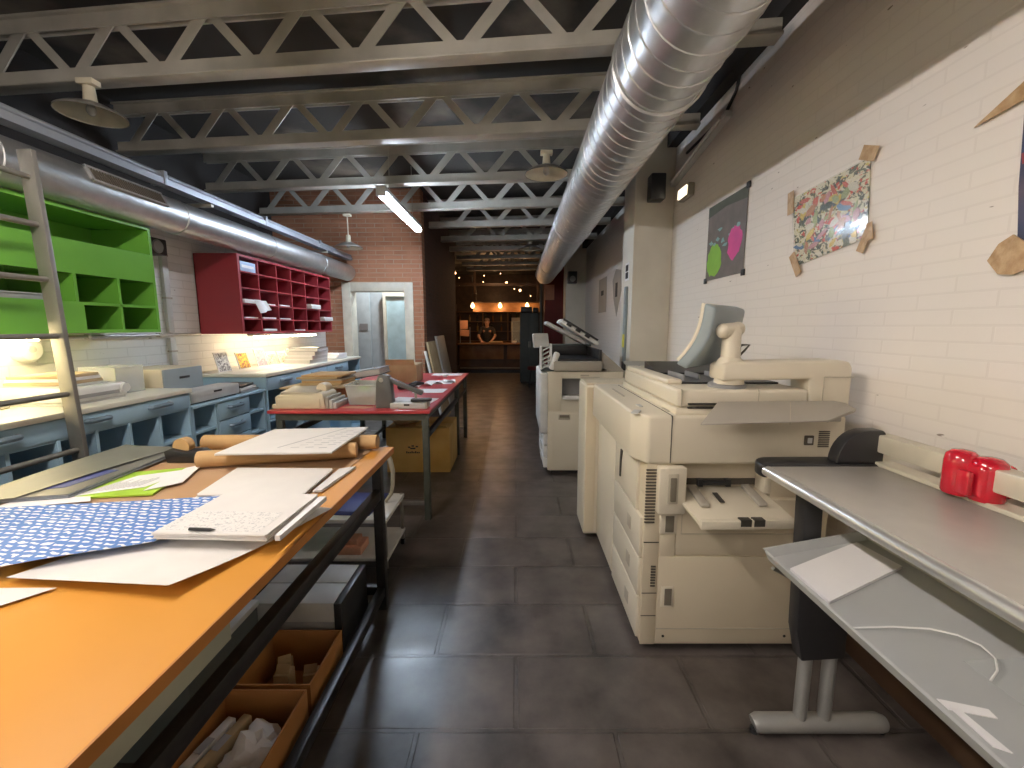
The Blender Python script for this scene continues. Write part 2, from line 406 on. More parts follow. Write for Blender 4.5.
# the plain door seen through the doorway and the frosted pane beyond it
d = struct('door_1', MB().box(-3.10, -2.60, 7.66, 7.70, .01, 2.12, .004), m_door)
MB().tube([(-2.86, 7.655, 1.03), (-2.86, 7.62, 1.03), (-2.97, 7.62, 1.03)], .011).box(-2.89, -2.83, 7.652, 7.66, .93, 1.12, .003).build('door_handle', m_steel, d)
MB().box(-2.78, -2.64, 7.645, 7.66, 1.34, 1.46).build('door_sign', m_grey, d)
d = struct('door_2', MB().box(-2.33, -2.28, 7.55, 7.72, .01, 2.05).box(-1.90, -1.85, 7.55, 7.72, .01, 2.05).box(-2.28, -1.90, 7.55, 7.72, 1.93, 2.05).box(-2.28, -1.90, 7.55, 7.72, .01, .2), m_dframe)
MB().box(-2.28, -1.90, 7.60, 7.62, .2, 1.93).build('glass_pane', m_frost, d)
# far end: the bar room
struct('wall_far', MB().box(-4.2, XR, 16.2, 16.4, 0, 3.32), m_woodd)
struct('wall_far_left', MB().box(-4.2, -4.0, 9.6, 16.2, 0, 3.32), m_dark)
struct('wall_inner_rear', MB().box(-4.0, -1.52, 9.6, 9.78, 0, 3.32), m_dark)
b = MB(); b.box(.72, XR - .001, 11.0, 11.15, 0, 3.319)
struct('wall_far_right', b, m_reds)

# ------------------------------------------------------------------ roof trusses
TROT = -6
def truss(x0, x1, yk, n):
    c = Vector((-.3, yk, 2.868))
    o = thing('roof_truss', 'grey painted steel lattice truss spanning the ceiling, %s from the camera' % n if n != ORD[0] else 'grey painted steel lattice truss spanning the ceiling nearest the camera', 'ceiling truss', c, 'lattice trusses under the ceiling')
    a, e = (x0 + .3) / math.cos(R(TROT)), (x1 + .3) / math.cos(R(TROT))
    for nm, z0, z1, zf in (('bottom_chord', 0, .088, 0), ('top_chord', .30, .39, .378)):
        m = MB(); m.box(a, e, -.05, .05, zf, zf + .014, .002)
        for s in (-1, 1): m.box(a, e, s * .021 - .005, s * .021 + .005, z0 + (.012 if zf == 0 else 0), z1 - (0 if zf == 0 else .012))
        m.build(nm, m_truss, o, local=True)
    p = .60; k0 = math.ceil((a + .05) / p)
    x = k0 * p
    while x + p <= e - .02:
        for s in (0, 1):
            m = MB()
            A, B = ((x + .03, 0, .06), (x + p / 2 - .02, 0, .33)) if s == 0 else ((x + p / 2 + .02, 0, .33), (x + p - .03, 0, .06))
            m.bar(A, B, .032, .006, (0, 1, 0))
            dz = .022
            m.bar((A[0], -.022, A[2]), (B[0], -.022, B[2]), .006, .045 if s == 0 else .036, (0, 1, 0)) if False else None
            d = (Vector(B) - Vector(A)).normalized(); nrm = Vector((-d.z, 0, d.x))
            w = .034 if s == 0 else .027
            m.bar(Vector(A) + Vector((0, -.016, 0)), Vector(B) + Vector((0, -.016, 0)), .005, w * 2, nrm)
            if s == 0: m.bar(Vector(A) + nrm * w, Vector(B) + nrm * w, .032, .005, nrm)
            m.build('web_bar', m_truss, o, local=True)
        x += p
    o.rotation_euler = (0, 0, R(TROT))
    return o
ty = [1.58, 2.58, 3.55, 4.58, 5.56, 6.53, 7.55, 8.5, 9.5, 10.45, 11.4]
for i, y in enumerate(ty):
    left = -3.38 if y < 6 else -1.30
    right = 1.07 if i in (3, 7, 8) else 1.355 if y < 10 else .70
    truss(left, right, y, ORD[i])

# ------------------------------------------------------------------ ducts
def spiral_duct(x, z, r, y0, y1, pitch=.105):
    o = thing('spiral_duct', 'big galvanised spiral duct running along the right side below the trusses', 'air duct', (x, y0, z))
    m = MB(); n = int((y1 - y0) / pitch); seg = 40; prof = []
    rings = []
    for i in range(n * 4 + 1):
        y = y0 + i * pitch / 4
        rings.append([m.bm.verts.new((x + (r + .0035 * (i % 4 == 0) * 0) * math.cos(2 * math.pi * k / seg), y, z + r * math.sin(2 * math.pi * k / seg))) for k in range(seg)])
    for i in range(len(rings) - 1):
        for k in range(seg):
            f = m.bm.faces.new((rings[i][k], rings[i][(k + 1) % seg], rings[i + 1][(k + 1) % seg], rings[i + 1][k])); f.smooth = True
    m.build('duct_body', m_galv, o)
    m = MB(); pts = []; turns = (y1 - y0) / pitch; K = int(turns * 28)
    for i in range(K + 1):
        a = i / 28 * 2 * math.pi
        pts.append((x + (r + .001) * math.cos(a), y0 + i / 28 * pitch, z + (r + .001) * math.sin(a)))
    m.tube(pts, .0048, 5)
    m.build('spiral_seam', m_galv, o)
    for yy in (2.15, 5.2, 8.3):
        m = MB(); m.tube([(x + (r + .004) * math.cos(2 * math.pi * k / 36), yy, z + (r + .004) * math.sin(2 * math.pi * k / 36)) for k in range(37)], .011, 6)
        m.build('joint_band', m_galv, o)
    m = MB(); m.prism([(x + r * .98 * math.cos(2 * math.pi * k / 32), z + r * .98 * math.sin(2 * math.pi * k / 32)) for k in range(32)], 'y', y1 - .02, y1)
    m.build('end_cap', m_galv, o)
    for yy in (1.0, 3.05, 5.05, 7.0, 9.0):
        m = MB(); m.tube([(x + .02, yy, z + r), (x + .02, yy, 3.32)], .006, 6); m.build('hanger', m_truss, o)
    return o
spiral_duct(.677, 2.615, .222, -1.2, 10.2)
o = thing('supply_duct', 'slim round galvanised duct running above the wall shelves on the left', 'air duct', (-2.40, -1.5, 2.165))
x, z, r = -2.40, 2.165, .115
MB().cyl((x, -1.5, z), (x, 6.2, z), r, 36).build('duct_body', m_galv2, o)
for yy in (.9, 2.02, 3.1, 4.2, 5.3):
    MB().tube([(x + (r + .001) * math.cos(2 * math.pi * k / 36), yy, z + (r + .001) * math.sin(2 * math.pi * k / 36)) for k in range(37)], .006, 6).build('joint_band', m_galv2, o)
for yy in (1.2, 3.6, 5.6):
    MB().box(XL - .05, x - .05, yy, yy + .03, z - .012, z + .012).build('wall_bracket', m_truss, o)
# grille lies tangent to the duct, facing the room
ang = R(28); nx, nz = math.cos(ang), math.sin(ang)
M = Matrix((( -nz, 0, nx), (0, 1, 0), (nx, 0, nz))).transposed()
M = Matrix((Vector((-nz, 0, nx)), Vector((0, 1, 0)), Vector((nx, 0, nz)))).transposed()
gc = Vector((x + nx * (r + .004), 2.66, z + nz * (r + .004)))
g = MB().obox(gc + M @ Vector((.042, 0, 0)), (.012, .50, .016), M).obox(gc + M @ Vector((-.042, 0, 0)), (.012, .50, .016), M).obox(gc + M @ Vector((0, .244, 0)), (.09, .012, .016), M).obox(gc + M @ Vector((0, -.244, 0)), (.09, .012, .016), M).build('vent_grille', m_grey, o)
MB().obox(gc - M @ Vector((0, 0, .004)), (.08, .48, .006), M).build('grille_backing', m_vent, g)
bl = MB()
for k in range(30): bl.obox(gc + M @ Vector((0, -.232 + k * .016, .002)), (.076, .004, .008), M)
bl.build('grille_blades', m_vent, g)
# cable tray above the slim duct
o = thing('cable_tray', 'straight grey metal cable tray running above the slim duct', 'cable tray', (-2.36, -1.5, 2.32))
MB().box(-2.40, -2.32, -1.5, 6.2, 2.335, 2.342).box(-2.325, -2.318, -1.5, 6.2, 2.335, 2.375).box(-2.402, -2.395, -1.5, 6.2, 2.335, 2.375).build('tray_channel', m_tray, o)
MB().cyl((-2.345, -1.5, 2.395), (-2.345, 6.2, 2.395), .017, 10).build('conduit', m_tray, o)
for yy in (1.9, 2.95, 4.1, 5.2): MB().box(-2.41, -2.312, yy, yy + .03, 2.33, 2.42, .003).build('tray_clip', m_tray, o)
for yy in (1.5, 3.4, 5.4): MB().box(XL - .05, -2.33, yy, yy + .03, 2.31, 2.334).build('wall_bracket', m_truss, o)

# ------------------------------------------------------------------ lamps
em_cold = glow('fluorescent_glow', (.72, .84, 1.0), 75)
em_cold2 = glow('fluorescent_glow_neutral', (1.0, .90, .83), 86)
em_warm = glow('warm_tube_glow', (1.0, .80, .45), 62)
em_warm2 = glow('warm_white_tube_glow', (1.0, .84, .55), 34)
em_bar = glow('bar_bulb_glow', (1.0, .55, .22), 5)
def fluorescent(y0, y1, label, em, x=-1.25, z=2.62):
    o = thing('fluorescent_lamp', label, 'lamp', (x, (y0 + y1) / 2, z), 'fluorescent battens')
    MB().box(x - .045, x + .045, y0, y1, z + .028, z + .075, .006).build('housing', m_wht, o)
    for s in (-1, 1):
        MB().cyl((x + s * .027, y0 + .03, z), (x + s * .027, y1 - .03, z), .0135, 10).build('lamp_tube', em, o)
    for yy in (y0, y1 - .03): MB().box(x - .045, x + .045, yy, yy + .03, z - .018, z + .03, .004).build('tube_holder', m_wht, o)
    for yy in (y0 + .3, y1 - .3): MB().tube([(x, yy, z + .07), (x, yy, 3.30)], .003, 6).build('hanging_wire', m_truss, o)
    return o
fluorescent(4.12, 5.66, 'lit white fluorescent batten hanging in mid room', em_cold)
fluorescent(.10, 1.62, 'lit fluorescent batten hanging overhead near the camera', em_cold2)
fluorescent(-2.3, -.8, 'unseen fluorescent batten added behind the camera', em_cold2)  # out of view, added because the near room needed more light

def dome(c, r, ztop, label, stub=.0):
    x, y, z = c
    o = thing('dome_lamp', label, 'pendant lamp', c, 'enamel dome lamps')
    h = r * .42
    MB().lathe([(r, 0), (r * .985, .012), (r * .80, h * .45), (r * .5, h * .78), (r * .26, h), (.001, h * 1.02)], c, 32, open_=True).build('lamp_shade', m_enam, o)
    MB().lathe([(r * .985, .002), (r * .79, h * .42), (r * .49, h * .74), (r * .25, h * .94), (.001, h * .95)], c, 32, open_=True).build('shade_inside', m_enamw, o)
    MB().ball((x, y, z + h * .42), (r * .15, r * .15, r * .2)).build('bulb', m_bulb, o)
    MB().cyl((x, y, z + h * .95), (x, y, z + h + .09), .035, 14, .028).build('lamp_neck', m_enamw, o)
    m = MB(); m.cyl((x, y, z + h + .08), (x, y, ztop), .008, 8); m.box(x - .05, x + .05, y - .03, y + .03, ztop - .012, ztop + .02, .004)
    m.build('stem', m_enamw, o)
    return o
dome((-2.56, 2.76, 2.665), .17, 2.845, 'grey enamel dome lamp above the ladder at upper left')
dome((.255, 3.78, 2.67), .18, 2.84, 'unlit enamel dome lamp hanging beside the big spiral duct')
dome((-2.20, 5.78, 2.43), .175, 2.84, 'unlit dome lamp hanging in front of the red brick wall')
dome((.25, 7.75, 2.76), .19, 2.90, 'small far dome lamp below the trusses near the duct end')
# ------------------------------------------------------------------ big copier by the right wall
def louvers(m, x0, x1, y, z0, z1, n):
    for k in range(n):
        z = z0 + (z1 - z0) * (k + .5) / n
        m.box(x0, x1, y - .002, y + .004, z - .25 * (z1 - z0) / n, z + .25 * (z1 - z0) / n)
    return m
o = thing('copier', 'big beige production copier with tilted control screen beside the cutting table', 'copier', (.9, 2.2, 0))
Y0 = 1.69
MB().box(.60, 1.22, 1.74, 2.58, 0, .04).build('plinth', m_black, o)
m = MB(); m.box(.54, 1.30, Y0, 2.65, .025, .70, .008); m.box(.54, .655, Y0, 2.65, .695, .846, .006); m.box(1.055, 1.30, Y0, 2.65, .695, .846, .006); m.box(.64, 1.07, 1.775, 2.65, .695, .846)
body = m.build('body', m_plast, o)
# upper housing with chamfered operator corner
m = MB(); m.prism([(.487, 1.775), (.535, 1.678), (1.335, 1.678), (1.335, 2.66), (.487, 2.66)], 'z', .842, 1.045, .014, 3)
top = m.build('upper_housing', m_plast2, o)
MB().box(.628, .631, 1.676, 2.6, .85, 1.0465).build('housing_seam', m_seam, top)
MB().obox((.505, 1.755, 1.047), (.03, .07, .006), Rz(-26), .002).obox((.56, 1.90, 1.047), (.02, .05, .004), None, .001).split('indicator_window', m_lgrey, top)
MB().box(.55, .56, 2.16, 2.42, 1.0455, 1.049).box(.64, .66, 1.76, 1.84, 1.0455, 1.049).split('top_ridge', m_plastd, top)
# end face details
e = MB().box(.603, 1.19, Y0 - .012, Y0 + .002, .045, .440, .004).build('lower_door', m_plast, o)
MB().box(.617, .673, Y0 - .016, Y0 - .010, .212, .308, .003).build('door_handle', m_plast2, e)
MB().box(.632, .662, Y0 - .0175, Y0 - .0155, .222, .298).build('handle_recess', m_rec, e)
MB().box(.604, 1.188, Y0 - .0135, Y0 - .0115, .108, .112).build('door_seam', m_plastd, e)
MB().cyl((.635, Y0 - .014, .075), (.635, Y0 - .01, .075), .006, 8).cyl((1.16, Y0 - .014, .075), (1.16, Y0 - .01, .075), .006, 8).split('screw', m_seam, e)
e = MB().box(.672, 1.19, Y0 - .010, Y0 + .002, .448, .690, .004).build('middle_panel', m_plast, o)
MB().box(.69, 1.18, Y0 - .0115, Y0 - .0095, .540, .543).box(.69, .692, Y0 - .0115, Y0 - .0095, .540, .69).build('panel_seam', m_plastd, e)
MB().box(.604, .668, Y0 - .010, Y0 + .002, .36, .540, .003).build('side_strip', m_plast, o)
e = MB().box(.578, .690, Y0 - .045, Y0 + .002, .640, .838, .008).build('latch_block', m_plast2, o)
MB().box(.613, .655, Y0 - .050, Y0 - .043, .688, .815, .004).build('latch_lever', m_plastd, e)
MB().box(.622, .646, Y0 - .053, Y0 - .049, .70, .80, .004).build('latch_grip', m_rec, e)
e = MB().box(.60, .672, Y0 - .014, Y0 + .002, .542, .634, .004).build('release_latch', m_plast2, o)
MB().box(.622, .657, Y0 - .017, Y0 - .013, .552, .622).build('latch_slot', m_rec, e)
e = MB().box(.538, .600, Y0 - .006, Y0 + .002, .03, .845, .003).build('corner_column', m_plast, o)
louvers(MB(), .536, .578, Y0 - .008, .585, .825, 18).build('louvres', m_vent, e)
louvers(MB(), .572, .592, Y0 - .008, .30, .40, 8).build('lower_louvres', m_vent, e)
MB().box(.537, .601, Y0 - .0075, Y0 - .0055, .50, .504).box(.537, .601, Y0 - .0075, Y0 - .0055, .27, .273).box(.537, .601, Y0 - .0075, Y0 - .0055, .165, .168).split('column_seam', m_seam, e)
MB().box(1.195, 1.30, Y0 - .008, Y0 + .002, .04, .69, .004).build('rear_column', m_plast, o)
MB().box(.70, 1.02, Y0 - .003, Y0 + .05, .846, .860, .003).build('recess_lip', m_plastd, o)
# power switch and vent on the upper housing
e = MB().box(1.168, 1.205, 1.672, 1.680, .925, .965, .003).build('switch_plate', m_vent, o)
MB().box(1.178, 1.196, 1.668, 1.673, .934, .956, .002).build('rocker_switch', m_lgrey, e)
louvers(MB(), 1.225, 1.268, 1.676, .915, .985, 9).build('side_vent', m_vent, o)
# front (aisle) face: doors and drawers
e = MB().box(.525, .542, 1.78, 2.18, .605, .84, .005).build('front_door', m_plast2, o)
MB().box(.525, .542, 2.19, 2.64, .06, .84, .005).build('toner_door', m_plast2, o)
MB().prism([(2.02, .80), (2.05, .80), (2.06, .74), (2.06, .66), (2.045, .66), (2.04, .74)], 'x', .519, .527).build('door_grip', m_seam, e)
for z0, z1 in ((.42, .60), (.24, .415), (.045, .235)):
    e = MB().box(.525, .542, 1.71, 2.18, z0, z1, .005).build('paper_drawer', m_plast2, o)
    MB().box(.5225, .527, 1.84, 1.90, (z0 + z1) / 2 - .03, (z0 + z1) / 2 + .03, .002).build('drawer_grip', m_plastd, e)
# output recess fittings and the multi-purpose tray
m = MB(); m.box(.66, 1.05, 1.765, 1.777, .724, .75); e = m.build('feed_slot', m_vent, o)
MB().box(.78, .80, 1.745, 1.772, .722, .752).box(.90, .92, 1.745, 1.772, .722, .752).box(.80, .90, 1.75, 1.772, .726, .745).cyl((.80, 1.752, .738), (.90, 1.752, .738), .010, 10).build('feed_roller', m_black, e)
m = MB()
m.hexa([(.69, 1.50, .655), (1.055, 1.50, .660), (1.045, 1.765, .707), (.665, 1.765, .703), (.69, 1.50, .672), (1.055, 1.50, .677), (1.045, 1.765, .717), (.665, 1.765, .713)], .003)
m.hexa([(.69, 1.495, .650), (1.07, 1.495, .655), (1.07, 1.515, .658), (.69, 1.515, .653), (.69, 1.495, .684), (1.07, 1.495, .689), (1.07, 1.515, .69), (.69, 1.515, .685)], .003)
m.box(1.03, 1.06, 1.69, 1.765, .712, .78, .006)
tr = m.build('bypass_tray', m_plast2, o)
MB().hexa([(.73, 1.60, .692), (.765, 1.60, .693), (.765, 1.74, .717), (.73, 1.74, .716), (.73, 1.60, .705), (.765, 1.60, .706), (.765, 1.74, .735), (.73, 1.74, .734)], .003).hexa([(.96, 1.60, .695), (.995, 1.60, .696), (.995, 1.74, .72), (.96, 1.74, .719), (.96, 1.60, .708), (.995, 1.60, .709), (.995, 1.74, .738), (.96, 1.74, .737)], .003).split('paper_guide', m_plg, tr)
MB().box(.835, .875, 1.4935, 1.52, .664, .690).box(.885, .925, 1.4935, 1.52, .664, .6905).hexa([(.82, 1.63, .700), (.84, 1.63, .700), (.84, 1.70, .712), (.82, 1.70, .712), (.82, 1.63, .703), (.84, 1.63, .703), (.84, 1.70, .715), (.82, 1.70, .715)]).split('tray_slot', m_seam, tr)
# platen and document feeder
m = MB(); m.box(.65, 1.32, 1.702, 2.56, 1.043, 1.072, .006); m.box(.655, 1.19, 1.706, 2.55, 1.075, 1.148, .012, 3)
pl = m.build('platen_cover', m_plast2, o)
MB().box(.70, .97, 1.698, 1.71, 1.086, 1.093).box(.70, .98, 1.700, 1.71, 1.070, 1.077).build('cover_slots', m_seam, pl)
MB().box(.672, .6745, 1.700, 2.5, 1.08, 1.1495).box(.985, .987, 1.7035, 1.72, 1.08, 1.149).build('cover_seams', m_plastd, pl)
m = MB(); m.box(.665, .735, 1.86, 2.54, 1.146, 1.172, .010, 3).box(.735, 1.17, 2.45, 2.54, 1.146, 1.172, .010, 3)
m.build('feeder_rim', m_plast2, pl)
m = MB(); m.box(.735, 1.17, 1.88, 2.45, 1.146, 1.156).hexa([(.74, 2.20, 1.15), (1.165, 2.20, 1.15), (1.165, 2.44, 1.15), (.74, 2.44, 1.15), (.74, 2.20, 1.165), (1.165, 2.20, 1.165), (1.165, 2.44, 1.205), (.74, 2.44, 1.205)])
hp = m.build('document_hopper', m_black, pl)
MB().box(.76, .77, 1.92, 2.12, 1.155, 1.185, .003).box(.86, .87, 2.0, 2.16, 1.155, 1.18, .003).box(.96, .97, 2.0, 2.16, 1.155, 1.18, .003).split('hopper_guide', m_grey, hp)
# delivery tray hung on the end
m = MB()
m.hexa([(.665, 1.505, 1.046), (1.12, 1.50, 1.060), (1.255, 1.66, 1.085), (.80, 1.66, 1.085), (.668, 1.505, 1.054), (1.125, 1.50, 1.068), (1.26, 1.66, 1.112), (.80, 1.66, 1.108)], .004)
m.hexa([(1.12, 1.50, 1.056), (1.30, 1.60, 1.075), (1.31, 1.67, 1.085), (1.25, 1.66, 1.08), (1.122, 1.50, 1.067), (1.305, 1.60, 1.09), (1.315, 1.67, 1.10), (1.255, 1.66, 1.112)], .003)
m.box(.98, 1.22, 1.56, 1.685, 1.047, 1.075, .004)
dt = m.build('delivery_tray', m_plg, o)
MB().hexa([(.99, 1.505, 1.0505), (.993, 1.505, 1.0505), (1.083, 1.65, 1.09), (1.08, 1.65, 1.09), (.99, 1.5045, 1.0655), (.993, 1.5045, 1.0655), (1.083, 1.65, 1.1085), (1.08, 1.65, 1.1085)]).build('tray_joint', m_plastd, dt)
# screen arm, pillar and panel
m = MB(); m.prism([(.835, 1.182), (.835, 1.245), (.86, 1.258), (1.30, 1.268), (1.345, 1.262), (1.36, 1.235), (1.36, 1.045), (1.19, 1.045), (1.19, 1.190)], 'y', 1.705, 1.835, .012, 3)
ar = m.build('screen_arm', m_plast2, o)
MB().box(1.245, 1.363, 1.702, 1.838, 1.198, 1.201).box(1.243, 1.246, 1.702, 1.838, 1.05, 1.20).build('arm_seam', m_plastd, ar)
MB().lathe([(.075, 1.146), (.075, 1.160), (.065, 1.168)], (.895, 1.79, 0), 24).build('swivel_base', m_grey, o)
MB().lathe([(.058, 1.165), (.056, 1.235), (.050, 1.262), (.038, 1.275), (.036, 1.385), (.030, 1.395), (.001, 1.397)], (.893, 1.77, 0), 24).build('pillar', m_plast2, o)
m = MB(); m.cyl((.850, 1.755, 1.383), (.905, 1.775, 1.388), .031, 16); m.ball((.852, 1.757, 1.384), (.031, .031, .031)); m.ball((.925, 1.79, 1.392), .030)
m.build('tilt_hinge', m_plast2, o)
MB().tube([(.92, 1.80, 1.30), (.955, 1.80, 1.325), (.985, 1.80, 1.325), (.965, 1.80, 1.30), (.935, 1.80, 1.268)], .005, 8).build('cable', m_vent, o)
A = Vector((.800, 1.725, 1.478)); w_ = Vector((.70, .714, 0)); D = Vector((.722, 1.80, 1.222)); nf = Vector((-.714, .70, .0)).normalized()
B_ = A + w_ * .375; C_ = D + w_ * .355
up = (A - D).normalized(); nrm = w_.cross(up) * -1
if nrm.dot(nf) < 0: nrm = -nrm
def pan(a, b, c, d, t0, t1, bev, off=0):
    q = [d, c, b, a]
    return [p + nrm * t0 for p in q] + [p + nrm * t1 for p in q]
def lofted(t0, t1, in0, in1, wb, h0, h1, K=9):
    m = MB(); rows = []
    for k in range(K + 1):
        f = h0 + (h1 - h0) * k / K
        base = D.lerp(A, f); wd = (.345 + .03 * f)
        bow = -.030 * math.sin(math.pi * f)
        l, r = base + w_ * in0, base + w_ * (wd - in1)
        rows.append([m.bm.verts.new(p + nrm * (t + bow)) for p, t in ((l, t0), (r, t0), (r, t1), (l, t1))])
    fs = [m.bm.faces.new(rows[0][::-1]), m.bm.faces.new(rows[-1])]
    for k in range(K):
        for q in range(4): fs.append(m.bm.faces.new((rows[k][q], rows[k][(q + 1) % 4], rows[k + 1][(q + 1) % 4], rows[k + 1][q])))
    bmesh.ops.recalc_face_normals(m.bm, faces=fs)
    es = [e for e in m.bm.edges if len(e.link_faces) == 2 and e.calc_face_angle(0) > R(40)]
    r = bmesh.ops.bevel(m.bm, geom=es, offset=wb, segments=3, affect='EDGES', profile=.5)
    for f in m.bm.faces: f.smooth = True
    return m
sp = lofted(0, .052, 0, 0, .012, 0, 1).build('control_panel', m_panel, o)
lofted(.049, .066, .004, .004, .005, .06, .985).build('panel_bezel', m_plast2, sp)
for fr in (.25, .85):
    p = A + w_ * (.375 * fr) - up * .03; MB().obox(p - nrm * .001, (.014, .014, .004), Rz(45)).build('panel_screw', m_black, sp)
# finisher and rear delivery tray
m = MB(); m.box(.445, 1.28, 2.675, 2.97, .03, 1.035, .016, 3); fi = m.build('finisher', m_plast2, o)
MB().box(.452, .515, 2.672, 2.674, .05, 1.02).build('finisher_edge', m_plast, fi)
MB().box(.452, 1.27, 2.68, 2.96, 1.033, 1.045, .004).build('finisher_lid', m_plast, fi)
m = MB(); m.hexa([(.86, 2.96, 1.05), (1.20, 2.96, 1.05), (1.22, 3.55, 1.10), (.90, 3.55, 1.10), (.86, 2.96, 1.065), (1.20, 2.96, 1.065), (1.22, 3.55, 1.118), (.90, 3.55, 1.118)], .004)
m.box(.88, 1.19, 2.90, 2.97, 1.035, 1.066, .004); m.build('rear_delivery_tray', m_plg, o)

# ------------------------------------------------------------------ second copier further along
o = thing('copier', 'smaller cream copier farther down the aisle with open lid and dark scanner bed', 'copier', (.6, 4.3, 0))
Y1 = 3.93
MB().box(.34, .92, 3.98, 4.7, 0, .05).build('plinth', m_black, o)
m = MB(); m.box(.30, 1.0, Y1, 4.75, .035, .62, .01); m.box(.30, .43, Y1, 4.75, .61, .985, .006); m.box(.80, 1.0, Y1, 4.75, .61, .985, .006); m.box(.42, .81, Y1, 4.75, .925, .985); m.box(.42, .81, 4.12, 4.75, .61, .93); m.box(.42, .81, Y1, 4.13, .61, .735)
m.build('body', m_plast2, o)
MB().box(.225, .303, Y1 + .01, 4.74, .40, .975, .02, 3).build('front_cover', m_wht, o)
for z0, z1 in ((.06, .16), (.17, .275), (.285, .39)):
    e = MB().box(.262, .303, Y1 + .015, 4.72, z0, z1, .006).build('paper_drawer', m_wht, o)
    MB().box(.250, .264, 4.1, 4.35, z0 + .03, z0 + .06, .004).build('drawer_grip', m_lgrey, e)
MB().box(.43, .80, 4.105, 4.125, .735, .925).build('output_window', m_grey, o)
MB().box(.43, .82, Y1 - .05, 4.1, .735, .752, .004).box(.44, .82, Y1 - .06, Y1 - .045, .735, .77, .004).build('output_tray', m_wht, o)
MB().box(.50, .56, 3.90, 3.95, .753, .765).box(.60, .68, 3.90, 3.96, .753, .762).build('output_guides', m_lgrey, o)
e = MB().box(.345, .98, Y1 - .008, Y1 + .002, .06, .595, .004).build('lower_door', m_plast2, o)
MB().box(.40, .51, Y1 - .012, Y1 - .007, .535, .585, .002).build('door_handle', m_plastd, e)
MB().box(.41, .50, Y1 - .0135, Y1 - .0115, .555, .58).build('handle_recess', m_rec, e)
MB().box(.60, .68, Y1 - .003, Y1 + .002, .945, .96).box(.60, .78, Y1 - .003, Y1 + .002, .93, .937).build('badge_marks', m_plastd, o)
MB().box(.35, .80, Y1 - .02, 4.72, .992, 1.085, .014, 3).build('scanner_body', m_plg, o)
m = MB(); m.box(.365, .79, Y1 + .03, 4.7, 1.083, 1.10).box(.365, .79, 4.60, 4.7, 1.10, 1.20, .008).box(.77, .80, Y1 + .02, 4.7, 1.083, 1.19, .006); m.build('scanner_bed', m_black, o)
MB().box(.355, .81, 4.58, 4.74, 1.195, 1.215, .006).build('bed_cover', m_dgrey, o)
# operator panel and small screen
MB().obox((.36, 3.99, 1.085), (.05, .12, .17), Ry(20), .016, 3).build('operator_panel', m_wht, o)
MB().box(.235, .36, 3.99, 4.25, .985, 1.0, .004).build('side_ledge', m_dgrey, o)
m = MB()
for k in range(5): m.obox((.285, 4.06 + k * .012, 1.03 + k * .04), (.10, .10, .008), Ry(-28))
m.box(.23, .245, 4.02, 4.16, 1.0, 1.22).box(.325, .34, 4.02, 4.16, 1.0, 1.24)
m.build('sorter_bins', m_wht, o)
m = MB(); m.obox((.24, 4.15, 1.27), (.16, .03, .14), Rz(20) @ Rx(-18), .008); m.cyl((.26, 4.16, 1.0), (.25, 4.16, 1.25), .014, 8); m.build('small_screen', m_lgrey, o)
# opened lid: two leaning slabs
def lean(x0, z0, x1, z1, y0, y1, th):
    d = Vector((x1 - x0, 0, z1 - z0)).normalized(); n = Vector((-d.z, 0, d.x)) * th
    a, b = Vector((x0, 0, z0)), Vector((x1, 0, z1))
    q = [a, b, b + n, a + n]
    return [(p.x, y0, p.z) for p in q] + [(p.x, y1, p.z) for p in q]
MB().hexa(lean(.30, 1.43, .70, 1.22, 4.35, 4.72, .035), .008).build('lid', m_lgrey, o)
l2 = MB().hexa(lean(.43, 1.445, .80, 1.215, 4.20, 4.60, .045), .01).build('feeder_lid', m_wht, o)
m = MB(); m.hexa(lean(.46, 1.468, .80, 1.262, 4.185, 4.58, .02), .003)
for k in range(3): m.obox((.52 + k * .09, 4.19, 1.425 - k * .055), (.05, .03, .035), Ry(30), .004)
m.build('lid_underside', m_black, l2)
e = MB().hexa([(.80, 3.98, 1.02), (1.02, 3.98, .93), (1.02, 4.4, .93), (.80, 4.4, 1.02), (.80, 3.98, 1.18), (1.02, 3.98, .99), (1.02, 4.4, .99), (.80, 4.4, 1.18)], .006).build('side_delivery_tray', m_plg, o)
MB().box(.85, 1.0, 4.0, 4.35, .99, .995).build('paper_in_tray', m_paper, e)

# ------------------------------------------------------------------ rotary cutting table
o = thing('cutting_table', 'grey rotary paper cutting table on a T-foot stand against the right wall', 'paper cutter', (1.05, .5, 0))
YN, YF = -.55, 1.365
MB().box(.838, 1.235, YN, YF, .915, .941, .002).build('table_top', m_cut, o)
MB().cyl((.836, YN, .925), (.836, YF, .925), .0175, 16).build('front_edge', m_alu, o)
pts = []
for k in range(13):
    a = math.pi * (1.5 - k / 12); 
pts = [(.822, 1.36), (.818, 1.385)] + [(.818 + .07 * (1 - math.cos(t)), 1.385 + .075 * math.sin(t)) for t in [math.pi / 2 * k / 8 for k in range(1, 9)]] + [(1.20, 1.462), (1.235, 1.45), (1.235, 1.36)]
MB().prism(pts, 'z', .902, .946, .008, 3).build('end_cap', m_black, o)
pts = [(1.075, .944)] + [(1.175 - .10 * math.cos(t), .944 + .115 * math.sin(t)) for t in [math.pi / 2 * k / 8 for k in range(1, 9)]] + [(1.222, 1.059), (1.23, 1.05), (1.23, .944)]
e = MB().prism(pts, 'y', 1.375, 1.425, .006, 2).build('rail_bracket', m_black, o)
MB().box(1.205, 1.26, YN, 1.40, .985, 1.045, .006).build('guide_rail', m_rail, o)
MB().box(1.20, 1.262, YN, 1.375, .941, .955, .003).build('cutting_strip', m_rail, o)
m = MB()
